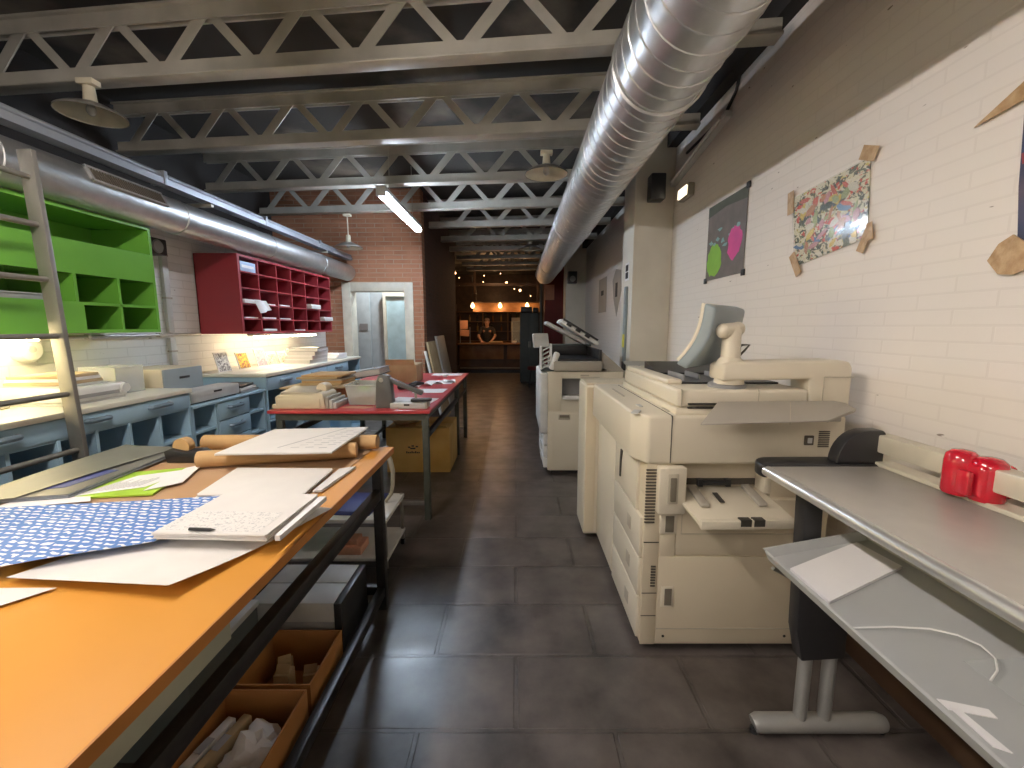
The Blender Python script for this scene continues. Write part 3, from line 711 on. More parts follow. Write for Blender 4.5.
for xx, yy, zz in ((1.205, 1.110, 0), (1.225, 1.060, -.006)):
    m.lathe([(.034, .952), (.037, .958), (.037, 1.040 + zz), (.034, 1.060 + zz), (.022, 1.071 + zz), (.001, 1.074 + zz)], (xx, yy, 0), 28)
m.box(1.185, 1.28, 1.035, 1.14, .958, 1.050, .016, 3)
hd = m.build('cutter_head', m_redpl, o)
MB().box(1.163, 1.18, 1.05, 1.085, .965, 1.03, .006).build('blade_hub', m_redpl, hd)
# frame under the top, catch tray
MB().box(1.10, 1.13, YN, 1.33, .742, .916).build('rear_apron', m_cut, o)
MB().box(.90, 1.12, 1.28, 1.34, .88, .916).build('cross_beam', m_black, o)
m = MB()
m.hexa([(.802, YN, .676), (1.105, YN, .736), (1.105, 1.255, .736), (.802, 1.255, .676), (.802, YN, .681), (1.105, YN, .741), (1.105, 1.255, .741), (.802, 1.255, .681)])
m.hexa([(.796, YN, .672), (.803, YN, .676), (.803, 1.255, .676), (.796, 1.255, .672), (.783, YN, .700), (.789, YN, .703), (.789, 1.255, .703), (.783, 1.255, .700)])
m.hexa([(.80, 1.25, .676), (1.105, 1.25, .736), (1.105, 1.255, .736), (.80, 1.255, .676), (.785, 1.265, .703), (1.105, 1.265, .764), (1.105, 1.271, .764), (.785, 1.271, .703)])
m.build('catch_tray', m_ctray, o)
MB().tube([(.79, 1.22, .665), (.90, 1.24, .60), (1.0, 1.29, .545)], .006, 8).build('tray_stay', m_steel, o)
for yy in (1.31, -.42):
    s = 1
    lg = MB().prism([(.915, .89), (.975, .89), (.985, .62), (1.10, .50), (1.10, .30), (.955, .29), (.93, .40)], 'y', yy - .025, yy + .025, .006).build('leg', m_black, o)
    MB().cyl((.985, yy, .30), (.985, yy, .045), .021, 14).cyl((1.068, yy, .30), (1.068, yy, .045), .021, 14).build('leg_tubes', m_legs, lg)
    MB().tube([(.826, yy, .032), (.84, yy, .036), (1.26, yy, .036), (1.278, yy, .032)], [.026, .031, .031, .026], 16).build('foot', m_legs, lg)
    MB().cyl((.83, yy, .016), (.83, yy, 0), .014, 10).cyl((1.272, yy, .016), (1.272, yy, 0), .014, 10).build('foot_glides', m_black, lg)
MB().ball((1.0, 1.28, .54), .014, 10).build('stay_knob', m_steel, o)
# ------------------------------------------------------------------ orange work table
o = thing('work_table', 'orange topped work table with black steel frame in the left foreground', 'table', (-1.18, .9, 0))
TX0, TX1, TY0, TY1 = -1.76, -.60, -.35, 2.013
MB().box(TX0, TX1, TY0, TY1, .792, .820, .002).build('table_top', m_orange, o)
MB().box(TX1 - .001, TX1 + .004, TY0, TY1, .791, .8195).box(TX0, TX1, TY1 - .001, TY1 + .004, .791, .8195).build('edge_band', m_oredge, o)
MB().box(-.652, -.632, TY0 + .05, .86, .715, .791).build('apron', m_apron, o)
for (x, y) in ((-.668, 1.975), (-.668, -.25), (-1.70, 1.975), (-1.70, -.25)):
    MB().box(x - .022, x + .022, y - .022, y + .022, 0, .792, .003).build('leg', m_frame, o)
for x in (-.668, -1.70):
    MB().box(x - .018, x + .018, -.23, 1.955, .575, .625, .003).build('upper_rail', m_frame, o)
    MB().box(x - .018, x + .018, -.23, 1.955, .075, .12, .003).build('lower_rail', m_frame, o)
for y in (1.975, -.25):
    MB().box(-1.68, -.69, y - .018, y + .018, .075, .12, .003).build('cross_rail', m_frame, o)
    MB().box(-1.68, -.69, y - .018, y + .018, .745, .79, .003).build('top_rail', m_frame, o)
# ------------------------------------------------------------------ red work table
o = thing('work_table', 'long red topped work table in mid room behind the orange one', 'table', (-1.17, 4.1, 0))
MB().box(-1.74, -.603, 2.915, 5.37, .798, .820, .003).build('table_top', m_redtop, o)
MB().box(-1.70, -.64, 2.945, 2.97, .745, .797).box(-.655, -.63, 2.97, 5.33, .745, .797).box(-1.70, -.64, 5.32, 5.345, .745, .797).build('apron', m_frame2, o)
for y in (2.97, 4.56, 5.30):
    for x in (-.645, -1.68):
        MB().box(x - .022, x + .022, y - .022, y + .022, 0, .797, .003).build('leg', m_frame2, o)
for x in (-.645, -1.68):
    MB().box(x - .015, x + .015, 2.99, 5.28, .60, .64, .003).build('upper_rail', m_frame, o)
    if x < -1: MB().box(x - .015, x + .015, 2.99, 5.28, .11, .15, .003).build('lower_rail', m_frame2, o)
for y in (2.97, 5.30): MB().box(-1.66, -.67, y - .015, y + .015, .11, .145, .003).build('cross_rail', m_steel, o)
# ------------------------------------------------------------------ green wall cabinet
o = thing('wall_cabinet', 'bright green open wall cabinet with pigeonholes above the counter', 'cabinet', (-2.58, 1.8, 1.366))
X0, X1, t = XL + .003, -2.40, .02
ga, gb, gz0, gz1 = .55, 2.895, 1.366, 2.045
m = MB(); m.box(X0, X0 + .01, ga, gb, gz0, gz1)
m.box(X0, X1, ga, gb, gz0, gz0 + t).box(X0, X1, ga, gb, gz1 - t, gz1).box(X0, X1, gb - t, gb, gz0 + t, gz1 - t).box(X0, X1, ga, ga + t, gz0 + t, gz1 - t)
m.build('carcass', m_green, o)
MB().box(X0 + .01, X1 - .001, ga + t, gb - t, 1.850, 1.868).box(X0 + .01, X1 - .001, ga + t, gb - t, 1.690, 1.708).box(X0 + .01, X1 - .001, ga + t, gb - t, 1.522, 1.538).split('shelf', m_green, o)
MB().box(X0 + .01, X1 - .001, 2.36, 2.376, gz0 + t, 1.69).box(X0 + .01, X1 - .001, 2.618, 2.634, gz0 + t, 1.69).split('divider', m_green, o)
MB().box(X1 - .014, X1, ga + t, gb - t, 1.708, 1.862).build('upper_front_panel', m_green, o)
MB().box(X1 - .014, X1, ga + t, 2.40, gz0 + t, 1.535).build('lower_front_panel', m_green, o)
o2 = thing('under_cabinet_lamp', 'lit warm strip lamp under the green cabinet', 'lamp', (-2.62, 1.6, 1.33), 'strip lamps under the cabinets')
MB().box(-2.66, -2.56, .9, 2.36, 1.345, 1.3659).build('housing', m_wht, o2)
MB().cyl((-2.61, .93, 1.334), (-2.61, 2.33, 1.334), .010, 10).build('lamp_tube', em_warm, o2)
# ------------------------------------------------------------------ dark red pigeonhole cabinet
o = thing('wall_cabinet', 'dark red pigeonhole cabinet on the left wall next to the brick wall', 'cabinet', (-2.58, 4.7, 1.34))
ra, rb, rz0, rz1 = 3.765, 5.60, 1.34, 2.03
m = MB(); m.box(X0, X0 + .01, ra, rb, rz0, rz1).box(X0, X1, ra, rb, rz0, rz0 + t).box(X0, X1, ra, rb, rz1 - t, rz1).box(X0, X1, ra, ra + .03, rz0 + t, rz1 - t).box(X0, X1, rb - t, rb, rz0 + t, rz1 - t)
m.build('carcass', m_red, o)
RY = [4.06, 4.365, 4.64, 4.94, 5.26]
RZ = [1.472, 1.606, 1.745, 1.885]
m = MB()
for y in RY: MB().box(X0 + .01, X1 - .001, y - .007, y + .007, rz0 + t, rz1 - t).build('divider', m_red, o)
for z in RZ: MB().box(X0 + .01, X1 - .003, ra + .03, rb - t, z - .006, z + .006).build('shelf', m_red, o)
o2 = thing('under_cabinet_lamp', 'lit white strip lamp under the dark red cabinet', 'lamp', (-2.45, 4.6, 1.30), 'strip lamps under the cabinets')
MB().box(-2.50, -2.42, 3.98, 5.28, 1.318, 1.3399).build('housing', m_wht, o2)
MB().cyl((-2.46, 4.02, 1.307), (-2.46, 5.24, 1.307), .010, 10).build('lamp_tube', em_warm2, o2)
# ------------------------------------------------------------------ blue counters
def handle(o, x, y0, y1, z, par):
    MB().tube([(x, y0, z), (x + .022, y0 + .008, z), (x + .03, y0 + .03, z + .002), (x + .03, y1 - .03, z + .002), (x + .022, y1 - .008, z), (x, y1, z)], .0135, 8).build('handle', m_handle, par)
def carcass(o, x0, x1, y0, y1, z1, divs, shelves, kick=.08):
    m = MB(); m.box(x0, x0 + .01, y0, y1, kick, z1).box(x0, x1, y0, y0 + .018, kick, z1).box(x0, x1, y1 - .018, y1, kick, z1).box(x0, x1, y0, y1, kick, kick + .018).box(x0 + .02, x1 - .04, y0 + .01, y1 - .01, 0, kick)
    m.build('carcass', m_blue, o)
    for y in divs[0]: MB().box(x0 + .01, x1 - .002, y - .008, y + .008, kick, divs[1]).build('divider', m_blue, o)
    for (a, b, z) in shelves: MB().box(x0 + .01, x1 - .004, a, b, z - .008, z + .008).build('shelf', m_blue, o)
cx0, cx1 = XL + .003, -2.10
o = thing('counter_cabinet', 'pale blue counter with long drawers and cubbyholes behind the ladder', 'cabinet', (-2.43, 1.7, 0))
carcass(o, cx0, cx1, .50, 2.70, .978, ([.9, 1.3, 1.70, 1.90, 2.08, 2.265, 2.46], .885), [(.5, 2.7, .885), (2.46, 2.69, .70), (1.3, 1.7, .6)])
MB().box(cx0, cx1 + .012, .48, 2.712, .982, 1.010, .004).build('worktop', m_cream_top, o)
for a, b, hs in ((1.975, 2.685, ((2.03, 2.14), (2.39, 2.53))), (1.0, 1.965, ((1.10, 1.25), (1.60, 1.74)))):
    d = MB().box(cx1 - .016, cx1 + .002, a, b, .888, .978, .003).build('drawer', m_blue, o)
    for h0, h1 in hs: handle(o, cx1, h0, h1, .942, d)
o = thing('counter_cabinet', 'lower pale blue cabinet with two drawers between open shelves', 'cabinet', (-2.43, 3.1, 0))
carcass(o, cx0, cx1 - .01, 2.715, 3.525, .868, ([2.945, 3.31], .868), [(2.72, 2.945, .70), (2.72, 2.945, .52), (3.31, 3.52, .72), (3.31, 3.52, .55)])
MB().box(cx0, cx1 + .002, 2.715, 3.528, .868, .887, .003).build('worktop', m_blue, o)
for z0, z1 in ((.735, .864), (.598, .729), (.45, .592)):
    d = MB().box(cx1 - .024, cx1 - .006, 2.955, 3.30, z0, z1, .003).build('drawer', m_blue, o)
    handle(o, cx1 - .006, 3.06, 3.20, z0 + .085, d)
o = thing('counter_cabinet', 'far pale blue counter cabinet with a cream top beside the brick wall', 'cabinet', (-2.43, 4.5, 0))
carcass(o, cx0, cx1, 3.54, 5.70, .978, ([4.12, 4.7, 5.3], .978), [(3.54, 4.12, .6)])
MB().box(cx0, cx1 + .012, 3.53, 5.72, .982, 1.010, .004).build('worktop', m_cream_top, o)
for a, b in ((3.56, 4.11), (4.13, 4.69), (4.71, 5.29)):
    d = MB().box(cx1 - .016, cx1 + .002, a, b, .865, .976, .003).build('drawer', m_blue, o)
    handle(o, cx1, (a + b) / 2 - .08, (a + b) / 2 + .08, .93, d)
# ------------------------------------------------------------------ library ladder
o = thing('ladder', 'slim steel library ladder leaning in front of the green cabinet', 'ladder', (-2.03, 1.7, 0))
def lx(z): return -1.985 - .037 * z
for y in (1.47, 1.905):
    MB().bar((lx(0), y, .012), (lx(2.14), y, 2.14), .022, .062, (1, 0, 0), .003).build('stile', m_ladder, o)
    MB().box(lx(0) - .035, lx(0) + .035, y - .014, y + .014, 0, .03, .003).build('foot', m_black, o)
for z in (.32, .58, .84, 1.10, 1.36, 1.605, 1.835, 2.03):
    MB().cyl((lx(z), 1.475, z), (lx(z), 1.90, z), .0125, 10).build('rung', m_ladder, o)
# ------------------------------------------------------------------ things on the orange table
ZT = .8205
def sheet(name, c, z, label, cat, m=m_paper, th=.0012, curl=None, group=None, nu=14, nv=14):
    """a loose sheet from four (x, y) corners; curl(u, v) lifts it"""
    c = [Vector((a, b, 0)) for a, b in c]
    def fn(u, v):
        p = c[0].lerp(c[1], u).lerp(c[3].lerp(c[2], u), v); p.z = z + th + (curl(u, v) if curl else 0); return p
    return one(MB().grid(fn, nu, nv, th), name, m, label, cat, group)
def stack(name, c, z, h, label, cat, n=5, jit=.006, mt=None, me=None, group=None):
    """a stack of paper: ragged layers as one body and the top sheet as its part"""
    o = thing(name, label, cat, (sum(p[0] for p in c) / 4, sum(p[1] for p in c) / 4, z), group)
    m = MB()
    for k in range(n):
        dx, dy = random.uniform(-jit, jit), random.uniform(-jit, jit)
        m.slab([(a + dx, b + dy) for a, b in c], z + h * k / n, z + h * (k + 1) / n - .0004)
    m.build('sheets', me or m_paper, o)
    t = MB().slab(c, z + h, z + h + .001).build('top_sheet', mt or m_paper, o)
    return o, t
def kcurl(u, v): return .0015 + .0015 * math.sin(9 * u + 4 * v) * math.sin(7 * v)
sheet('kraft_sheet', [(-1.735, 1.20), (-.70, 1.21), (-.682, 1.99), (-1.72, 1.99)], ZT, 'crinkled brown kraft sheet covering the far half of the orange table', 'paper', m_kraft, .0008, kcurl, nu=30, nv=24)
zk = ZT + .0045
# big white sheet with the patterned sheet on it
def c1(u, v): return .002 + .026 * max(0, .5 - v) ** 1.5 * 2 * (0.3 + u)
sheet('wrapping_sheet', [(-1.16, .90), (-.742, .842), (-.585, 1.285), (-.95, 1.36)], zk + .002, 'plain white sheet curling over the front edge under the blue patterned sheet', 'paper', m_paper, .001, c1)
sheet('patterned_sheet', [(-1.19, .905), (-.93, 1.03), (-.93, 1.33), (-1.70, 1.205)], zk + .030, 'blue and white wave patterned sheet at the left of the orange table', 'paper', m_bluep, .001, lambda u, v: .002 * math.sin(5 * u + v))
# stack with the pencil drawing
o, t = stack('paper_stack', [(-.935, 1.035), (-.635, 1.022), (-.625, 1.285), (-.925, 1.31)], zk + .034, .016, 'white paper stack with a fine pencil drawing and a pen', 'paper stack', 6, .004)
MB().slab([(-.925, 1.05), (-.665, 1.035), (-.66, 1.15), (-.92, 1.165)], zk + .0511, zk + .0515).build('pencil_drawing', m_pattern, t)
MB().slab([(-.62, 1.03), (-.606, 1.03), (-.60, 1.285), (-.622, 1.285)], zk + .030, zk + .044).build('loose_sheets', m_paperw, o)
one(MB().cyl((-.845, 1.040, zk + .057), (-.79, 1.037, zk + .057), .0045, 8).cyl((-.79, 1.037, zk + .057), (-.775, 1.036, zk + .057), .0045, 8, .001), 'pen', m_black, 'dark pen lying on the edge of the pencil drawing stack', 'pen')
# white stack behind it
o, t = stack('paper_stack', [(-1.08, 1.375), (-.725, 1.367), (-.735, 1.64), (-1.12, 1.65)], zk, .014, 'blank white paper stack in front of the cardboard tubes', 'paper stack', 5, .006)
o, t = stack('paper_stack', [(-.712, 1.43), (-.685, 1.43), (-.66, 1.69), (-.715, 1.66)], zk, .006, 'narrow stack of loose sheets beside the blank white stack', 'paper stack', 3, .003)
one(MB().slab([(-.82, 1.34), (-.74, 1.345), (-.74, 1.362), (-.815, 1.36)], zk, zk + .001), 'sticky_note', m_lime, 'yellow green paper strip sticking out under the blank white stack', 'note')
# cardboard tubes with the big lettered sheets lying over them
def ctube(a, b, r, label):
    a = Vector(a); b = Vector(b)
    o = thing('cardboard_tube', label, 'tube', (a.x, a.y, a.z - r), 'cardboard tubes')
    MB().cyl(a, b, r, 24).build('tube_wall', m_card, o)
    d = (b - a).normalized()
    for p, s in ((a, -1), (b, 1)):
        MB().cyl(p + d * s * -.012, p + d * s * .001, r * .86, 20).build('end_plug', m_kraft, o)
ctube((-1.305, 1.69, zk + .036), (-.705, 1.825, zk + .036), .034, 'front brown cardboard tube under the lettered white sheets')
ctube((-1.47, 1.955, zk + .036), (-.655, 1.955, zk + .036), .034, 'rear brown cardboard tube at the far edge of the orange table')
o, t = stack('paper_stack', [(-1.185, 1.62), (-.735, 1.645), (-.735, 2.07), (-1.175, 2.02)], zk + .073, .008, 'large white sheets with grey lettering lying over cardboard tubes', 'paper stack', 3, .004)
zz = zk + .0823
m = MB(); m.slab([(-.985, 1.70), (-.978, 1.70), (-.83, 2.04), (-.837, 2.04)], zz, zz + .0005)
m.build('ruled_line', m_letters, t)
random.seed(3)
m = MB()
for r_ in range(3):
    for k in range(9):
        px, py = -.925 + r_ * .055 + k * .0145 + random.uniform(-.008, .008), 1.70 + k * .036 + random.uniform(-.006, .006)
        wv = random.uniform(.003, .008)
        m.slab([(px, py), (px + .032, py + .004), (px + .032, py + .004 + wv), (px, py + wv)], zz, zz + .0004)
m.split('letter_mark', m_letters, t)
# left group: leaflets, films, notebooks, tape dispenser
one(MB().slab([(-1.495, 1.365), (-1.25, 1.40), (-1.33, 1.68), (-1.515, 1.62)], zk, zk + .006), 'magazine', m_lime, 'lime green magazine under the typed sheet', 'magazine')
o = thing('typed_sheet', 'white typed sheet lying on the lime green magazine', 'paper', (-1.42, 1.5, zk + .007))
MB().slab([(-1.50, 1.375), (-1.455, 1.575), (-1.30, 1.66), (-1.33, 1.46)], zk + .0068, zk + .0078).build('page', m_paperw, o)
m = MB()
for k in range(11):
    u = k / 11
    a = Vector((-1.49, 1.395)).lerp(Vector((-1.35, 1.475)), u); b = Vector((-1.462, 1.52)).lerp(Vector((-1.335, 1.59)), u)
    b = a.lerp(b, random.uniform(.6, 1))
    m.slab([(a.x, a.y), (a.x + .005, a.y + .002), (b.x + .005, b.y + .002), (b.x, b.y)], zk + .0079, zk + .0082)
m.build('typed_lines', m_letters, o)
one(MB().slab([(-1.30, 1.42), (-1.225, 1.50), (-1.30, 1.70), (-1.335, 1.66)], zk + .0082, zk + .0105), 'leaflet', m_paperw, 'white leaflet at the right edge of the green magazine', 'leaflet')
o, t = stack('film_stack', [(-1.76, 1.30), (-1.50, 1.36), (-1.53, 1.92), (-1.83, 1.95)], zk + .002, .018, 'stack of grey printing films overhanging the left edge of the orange table', 'film stack', 5, .012, mt=m_film, me=m_tray)
MB().slab([(-1.63, 1.40), (-1.57, 1.42), (-1.55, 1.60), (-1.60, 1.60)], zk + .0213, zk + .0222).build('blue_print', m_blubk, t)
sheet('cover_film', [(-1.775, 1.27), (-1.63, 1.32), (-1.56, 1.87), (-1.83, 1.94)], zk + .0225, 'bent grey cover sheet on top of the film stack', 'film', m_film, .002, lambda u, v: .004 * (1 - u) ** 2 + .004 * math.sin(3 * v))
sheet('white_film', [(-1.66, 1.27), (-1.40, 1.335), (-1.44, 1.375), (-1.65, 1.36)], zk + .0065, 'narrow white sheet in front of the grey film stack', 'film', m_paperw, .001)
o = thing('tape_dispenser', 'black tape dispenser behind the green magazine', 'tape dispenser', (-1.42, 1.77, zk))
MB().prism([(-1.49, zk), (-1.50, zk + .05), (-1.47, zk + .062), (-1.42, zk + .05), (-1.36, zk + .052), (-1.325, zk + .03), (-1.325, zk)], 'y', 1.75, 1.82, .006).build('body', m_black, o)
MB().lathe([(.02, -.018), (.036, -.018), (.036, .018), (.02, .018)], (-1.435, 1.785, zk + .066), 22, Rx(90)).build('tape_roll', m_card, o)
for k, (dx, dz) in enumerate(((0, 0), (.012, .016), (-.008, .032))):
    o = thing('notebook', ('purple grey notebook at the bottom of the left edge pile', 'purple grey notebook in the middle of the left edge pile', 'purple grey notebook topping the left edge pile')[k], 'notebook', (-1.31 + dx, 1.0, ZT + .002 + dz), 'notebooks at the left edge')
    c = [(-1.46 + dx, .90), (-1.25 + dx, .79), (-1.225 + dx, .90), (-1.45 + dx, 1.02)]
    MB().slab(c, ZT + .002 + dz, ZT + .015 + dz).build('pages', m_papere, o)
    MB().slab([(a + .002, b - .002) for a, b in c], ZT + .0152 + dz, ZT + .0172 + dz).build('cover', mat('notebook_cover_%d' % k, (.30, .26, .28), .6), o)
sheet('loose_sheet', [(-1.33, .76), (-1.07, .815), (-1.02, .875), (-1.165, .88)], ZT + .001, 'loose white sheet in front of the purple notebooks', 'paper', m_paper, .001, lambda u, v: .004 * u)

# ------------------------------------------------------------------ under the orange table
o = thing('archive_box', 'grey archive box with a black end standing under the orange table', 'box', (-.89, 1.75, 0))
MB().box(-1.08, -.745, 1.60, 1.88, 0, .24, .004).build('box_body', m_grey, o)
MB().box(-1.085, -.742, 1.596, 1.735, .20, .285, .004).box(-1.085, -.742, 1.739, 1.884, .20, .285, .004).build('lid', m_lgrey, o)
MB().box(-.744, -.712, 1.594, 1.886, 0, .284, .004).build('black_end', m_black, o)
def bin_(x0, x1, y0, y1, h, label):
    o = thing('cardboard_bin', label, 'bin', ((x0 + x1) / 2, (y0 + y1) / 2, 0), 'cardboard bins under the table')
    MB().box(x0, x1, y0, y1, 0, .006).build('bottom', m_bin, o)
    t = .007
    for a in ((x0, x0 + t, y0, y1), (x1 - t, x1, y0, y1), (x0, x1, y0, y0 + t), (x0, x1, y1 - t, y1)):
        MB().box(*a, .004, h, .003).build('side', m_bin, o)
    return o
bin_(-.99, -.705, 1.305, 1.575, .185, 'orange brown bin with small cartons, next to the grey archive box')
bin_(-.99, -.705, 1.00, 1.285, .19, 'orange brown bin with crumpled tissue, nearest the camera')
for i, (x, y, w, d, h, lb) in enumerate(((-.86, 1.42, .055, .05, .13, 'tall small carton in the bin beside the archive box'), (-.775, 1.45, .05, .045, .105, 'short small carton at the right in the bin beside the archive box'), (-.90, 1.50, .05, .05, .10, 'small carton at the back of the bin beside the archive box'))):
    o = thing('small_carton', lb, 'carton', (x, y, .0065), 'small cartons in the bin')
    MB().obox((x, y, .0065 + h / 2), (w, d, h), Rz(12 * i), .002).build('box_body', m_old, o)
    MB().obox((x, y - d * .1, .0065 + h + .012), (w * .9, .003, .03), Rz(12 * i) @ Rx(-35)).build('flap', m_old, o)
for i, (x, y, lb) in enumerate(((-.945, 1.13, 'white flat carton at the left in the nearest bin'), (-.90, 1.14, 'cream flat carton beside the tissue in the nearest bin'))):
    o = thing('flat_carton', lb, 'carton', (x, y, .007), 'flat cartons in the nearest bin')
    MB().obox((x, y, .075), (.03, .20, .135), Rz(-12), .003).build('box_body', m_paper if i == 0 else m_old, o)
    MB().obox((x, y, .144), (.026, .05, .002), Rz(-12)).build('box_label', m_letters, o)
random.seed(11)
m = MB(); bmesh.ops.create_icosphere(m.bm, subdivisions=3, radius=.085, matrix=Matrix.Translation((-.79, 1.14, .10)) @ Matrix.Diagonal((.85, 1.05, .75, 1)))
from mathutils import noise as mnoise
for v in m.bm.verts:
    d = v.co - Vector((-.79, 1.14, .10)); n_ = mnoise.noise(v.co * 20) + .8 * mnoise.noise(v.co * 48); v.co += d.normalized() * .05 * n_
for v in m.bm.verts: v.co.z = max(v.co.z, .008); v.co.x = min(v.co.x, -.715)
one(m, 'tissue_paper', m_paperw, 'crumpled white tissue paper in the nearest bin', 'tissue')
o = thing('paper_carton', 'grey flat carton behind the bins under the orange table', 'carton', (-1.25, 1.40, 0))
MB().box(-1.42, -1.03, 1.20, 1.56, 0, .30, .004).build('box_body', m_dgrey, o)
MB().box(-1.425, -1.025, 1.195, 1.565, .30, .325, .004).build('lid', m_lgrey, o)
MB().box(-1.36, -1.10, 1.25, 1.51, .3252, .328).build('lid_label', m_grey, o)
# low white trolley behind the table end
o = thing('trolley', 'low white trolley between the two work tables', 'trolley', (-1.0, 2.45, 0))
MB().box(-1.30, -.72, 2.24, 2.62, .315, .34, .004).build('upper_shelf', m_wht, o)
MB().box(-1.30, -.72, 2.24, 2.62, .09, .11, .004).build('lower_shelf', m_wht, o)
for x in (-1.285, -.735):
    for y in (2.255, 2.605):
        lg = MB().cyl((x, y, .04), (x, y, .345), .011, 10).build('leg', m_steel, o)
        MB().cyl((x - .01, y, .021), (x + .01, y, .021), .021, 14).build('castor', m_black, lg)
one(MB().slab([(-1.16, 2.30), (-.83, 2.28), (-.80, 2.56), (-1.14, 2.58)], .3405, .365, .003), 'folder', m_blubk, 'dark blue folder lying on the low white trolley', 'folder')
o = thing('air_hose', 'pale bent hose hanging beside the black table leg', 'hose', (-.70, 2.3, .3405))
MB().tube([(-.79, 2.46, .352), (-.755, 2.46, .40), (-.74, 2.45, .46), (-.73, 2.43, .55), (-.745, 2.43, .62), (-.765, 2.44, .67)], [.011, .011, .011, .013, .015, .012], 10).build('hose', m_plastd, o)
MB().cyl((-.765, 2.44, .66), (-.775, 2.442, .70), .018, 12).build('nozzle', m_plg, o)
one(MB().box(-1.03, -.88, 2.27, 2.40, .1105, .16, .006).box(-1.0, -.91, 2.29, 2.38, .16, .19, .006), 'hand_tool_case', m_salmon, 'small pinkish case on the lower shelf of the white trolley', 'case')

# ------------------------------------------------------------------ things on the red table
o = thing('binding_machine', 'beige desktop binding machine on the near left corner of the red table', 'binding machine', (-1.53, 3.12, ZT))
MB().prism([(-1.705, ZT), (-1.71, ZT + .085), (-1.69, ZT + .10), (-1.47, ZT + .105), (-1.385, ZT + .118), (-1.365, ZT + .10), (-1.355, ZT)], 'y', 2.97, 3.20, .007).build('body', m_plast, o)
MB().obox((-1.55, 3.09, ZT + .118), (.26, .20, .022), Rx(6), .006).build('top_cover', m_plastd, o)
MB().lathe([(.018, -.05), (.036, -.05), (.04, -.03), (.04, .03), (.036, .05), (.018, .05)], (-1.42, 3.12, ZT + .135), 20, Rx(90)).build('knob', m_plast, o)
for k in range(3): MB().box(-1.36 + k * .028, -1.335 + k * .028, 2.98, 3.22, ZT, ZT + .085 - .02 * k, .006).build('side_rib', m_lgrey if k else m_plg, o)
MB().box(-1.745, -1.70, 2.99, 3.14, ZT, ZT + .03, .004).build('side_tray', m_plast, o)
MB().box(-1.70, -1.39, 2.965, 2.972, ZT + .008, ZT + .075, .002).build('front_plate', m_plast, o)
o = thing('carton', 'brown carton carrying boards behind the binding machine', 'carton', (-1.5, 3.45, ZT))
MB().box(-1.72, -1.40, 3.28, 3.62, ZT, .93, .004).build('box_body', m_card, o)
MB().box(-1.575, -1.545, 3.277, 3.283, ZT + .01, .93).build('tape_strip', m_tape, o)
one(MB().slab([(-1.79, 3.18), (-1.32, 3.24), (-1.34, 3.66), (-1.76, 3.66)], .931, .945, .002), 'chipboard_sheet', m_old, 'greyish board lying on the brown carton on the red table', 'board')
random.seed(5)
for k in range(5):
    dx, dy, z = random.uniform(-.02, .02), random.uniform(-.02, .02), .9455 + k * .016
    o = one(MB().slab([(-1.70 + dx, 3.30 + dy), (-1.39 + dx, 3.32 + dy), (-1.39 + dx, 3.62 + dy), (-1.69 + dx, 3.62 + dy)], z, z + .0145, .002), 'brown_envelope', (m_old, m_card, m_plg, m_old, m_card)[k], 'thick brown envelope, %s of the pile on the board' % ('lowest', 'second from below', 'middle one', 'second from the top', 'topmost')[k], 'envelope', 'pile of brown envelopes')
def binder(x0, y0, x1, y1, z, label, tilt):
    o = thing('ring_binder', label, 'binder', (x0, y0, ZT), 'dark binders')
    MB().obox(((x0 + x1) / 2, (y0 + y1) / 2, z), (x1 - x0, y1 - y0, .05), Ry(tilt), .004).build('pages', m_papere, o)
    for s in (-1, 1): MB().obox(Vector(((x0 + x1) / 2, (y0 + y1) / 2, z)) + Ry(tilt) @ Vector((.004, 0, s * .028)), (x1 - x0 + .02, y1 - y0 + .01, .005), Ry(tilt)).build('cover', m_black if s < 0 else m_tray, o)
o = thing('carton', 'plain carton under the dark binders on the red table', 'carton', (-1.3, 3.86, ZT))
MB().box(-1.55, -1.18, 3.70, 4.05, ZT, .895, .004).build('box_body', m_card, o); MB().box(-1.38, -1.35, 3.698, 3.703, ZT + .01, .89).build('tape_strip', m_tape, o)
binder(-1.54, 3.72, -1.20, 4.02, .985, 'dark blue grey binder lying tilted on the plain carton', -9)
o = thing('tray_box', 'clear plastic tray holding paper beside the binding machine', 'tray', (-1.2, 3.22, ZT))
m = MB(); x0, x1, y0, y1, h = -1.27, -1.035, 3.12, 3.40, .155
m.hexa([(x0 + .02, y0 + .02, ZT), (x1 - .02, y0 + .02, ZT), (x1 - .02, y1, ZT), (x0 + .02, y1, ZT), (x0 + .02, y0 + .02, ZT + .004), (x1 - .02, y0 + .02, ZT + .004), (x1 - .02, y1, ZT + .004), (x0 + .02, y1, ZT + .004)])
m.hexa([(x0 + .02, y0 + .02, ZT), (x1 - .02, y0 + .02, ZT), (x1 - .02, y0 + .024, ZT), (x0 + .02, y0 + .024, ZT), (x0, y0, ZT + h), (x1, y0, ZT + h), (x1, y0 + .004, ZT + h), (x0, y0 + .004, ZT + h)])
for a, b in ((x0, x0 + .02), (x1, x1 - .02)):
    s = .004 if a < b else -.004
    m.hexa([(b, y0 + .02, ZT), (b + s, y0 + .02, ZT), (b + s, y1, ZT), (b, y1, ZT), (a, y0, ZT + h), (a + s, y0, ZT + h), (a + s, y1, ZT + h), (a, y1, ZT + h)])
m.box(x0, x1, y1 - .004, y1, ZT, ZT + h)
m.build('tray_shell', m_clearbox, o)
MB().box(x0 - .006, x1 + .006, y0 - .008, y0 + .004, ZT + h - .01, ZT + h, .002).box(x0 - .006, x0 + .004, y0, y1, ZT + h - .01, ZT + h, .002).box(x1 - .004, x1 + .006, y0, y1, ZT + h - .01, ZT + h, .002).build('rim', m_clearbox, o)
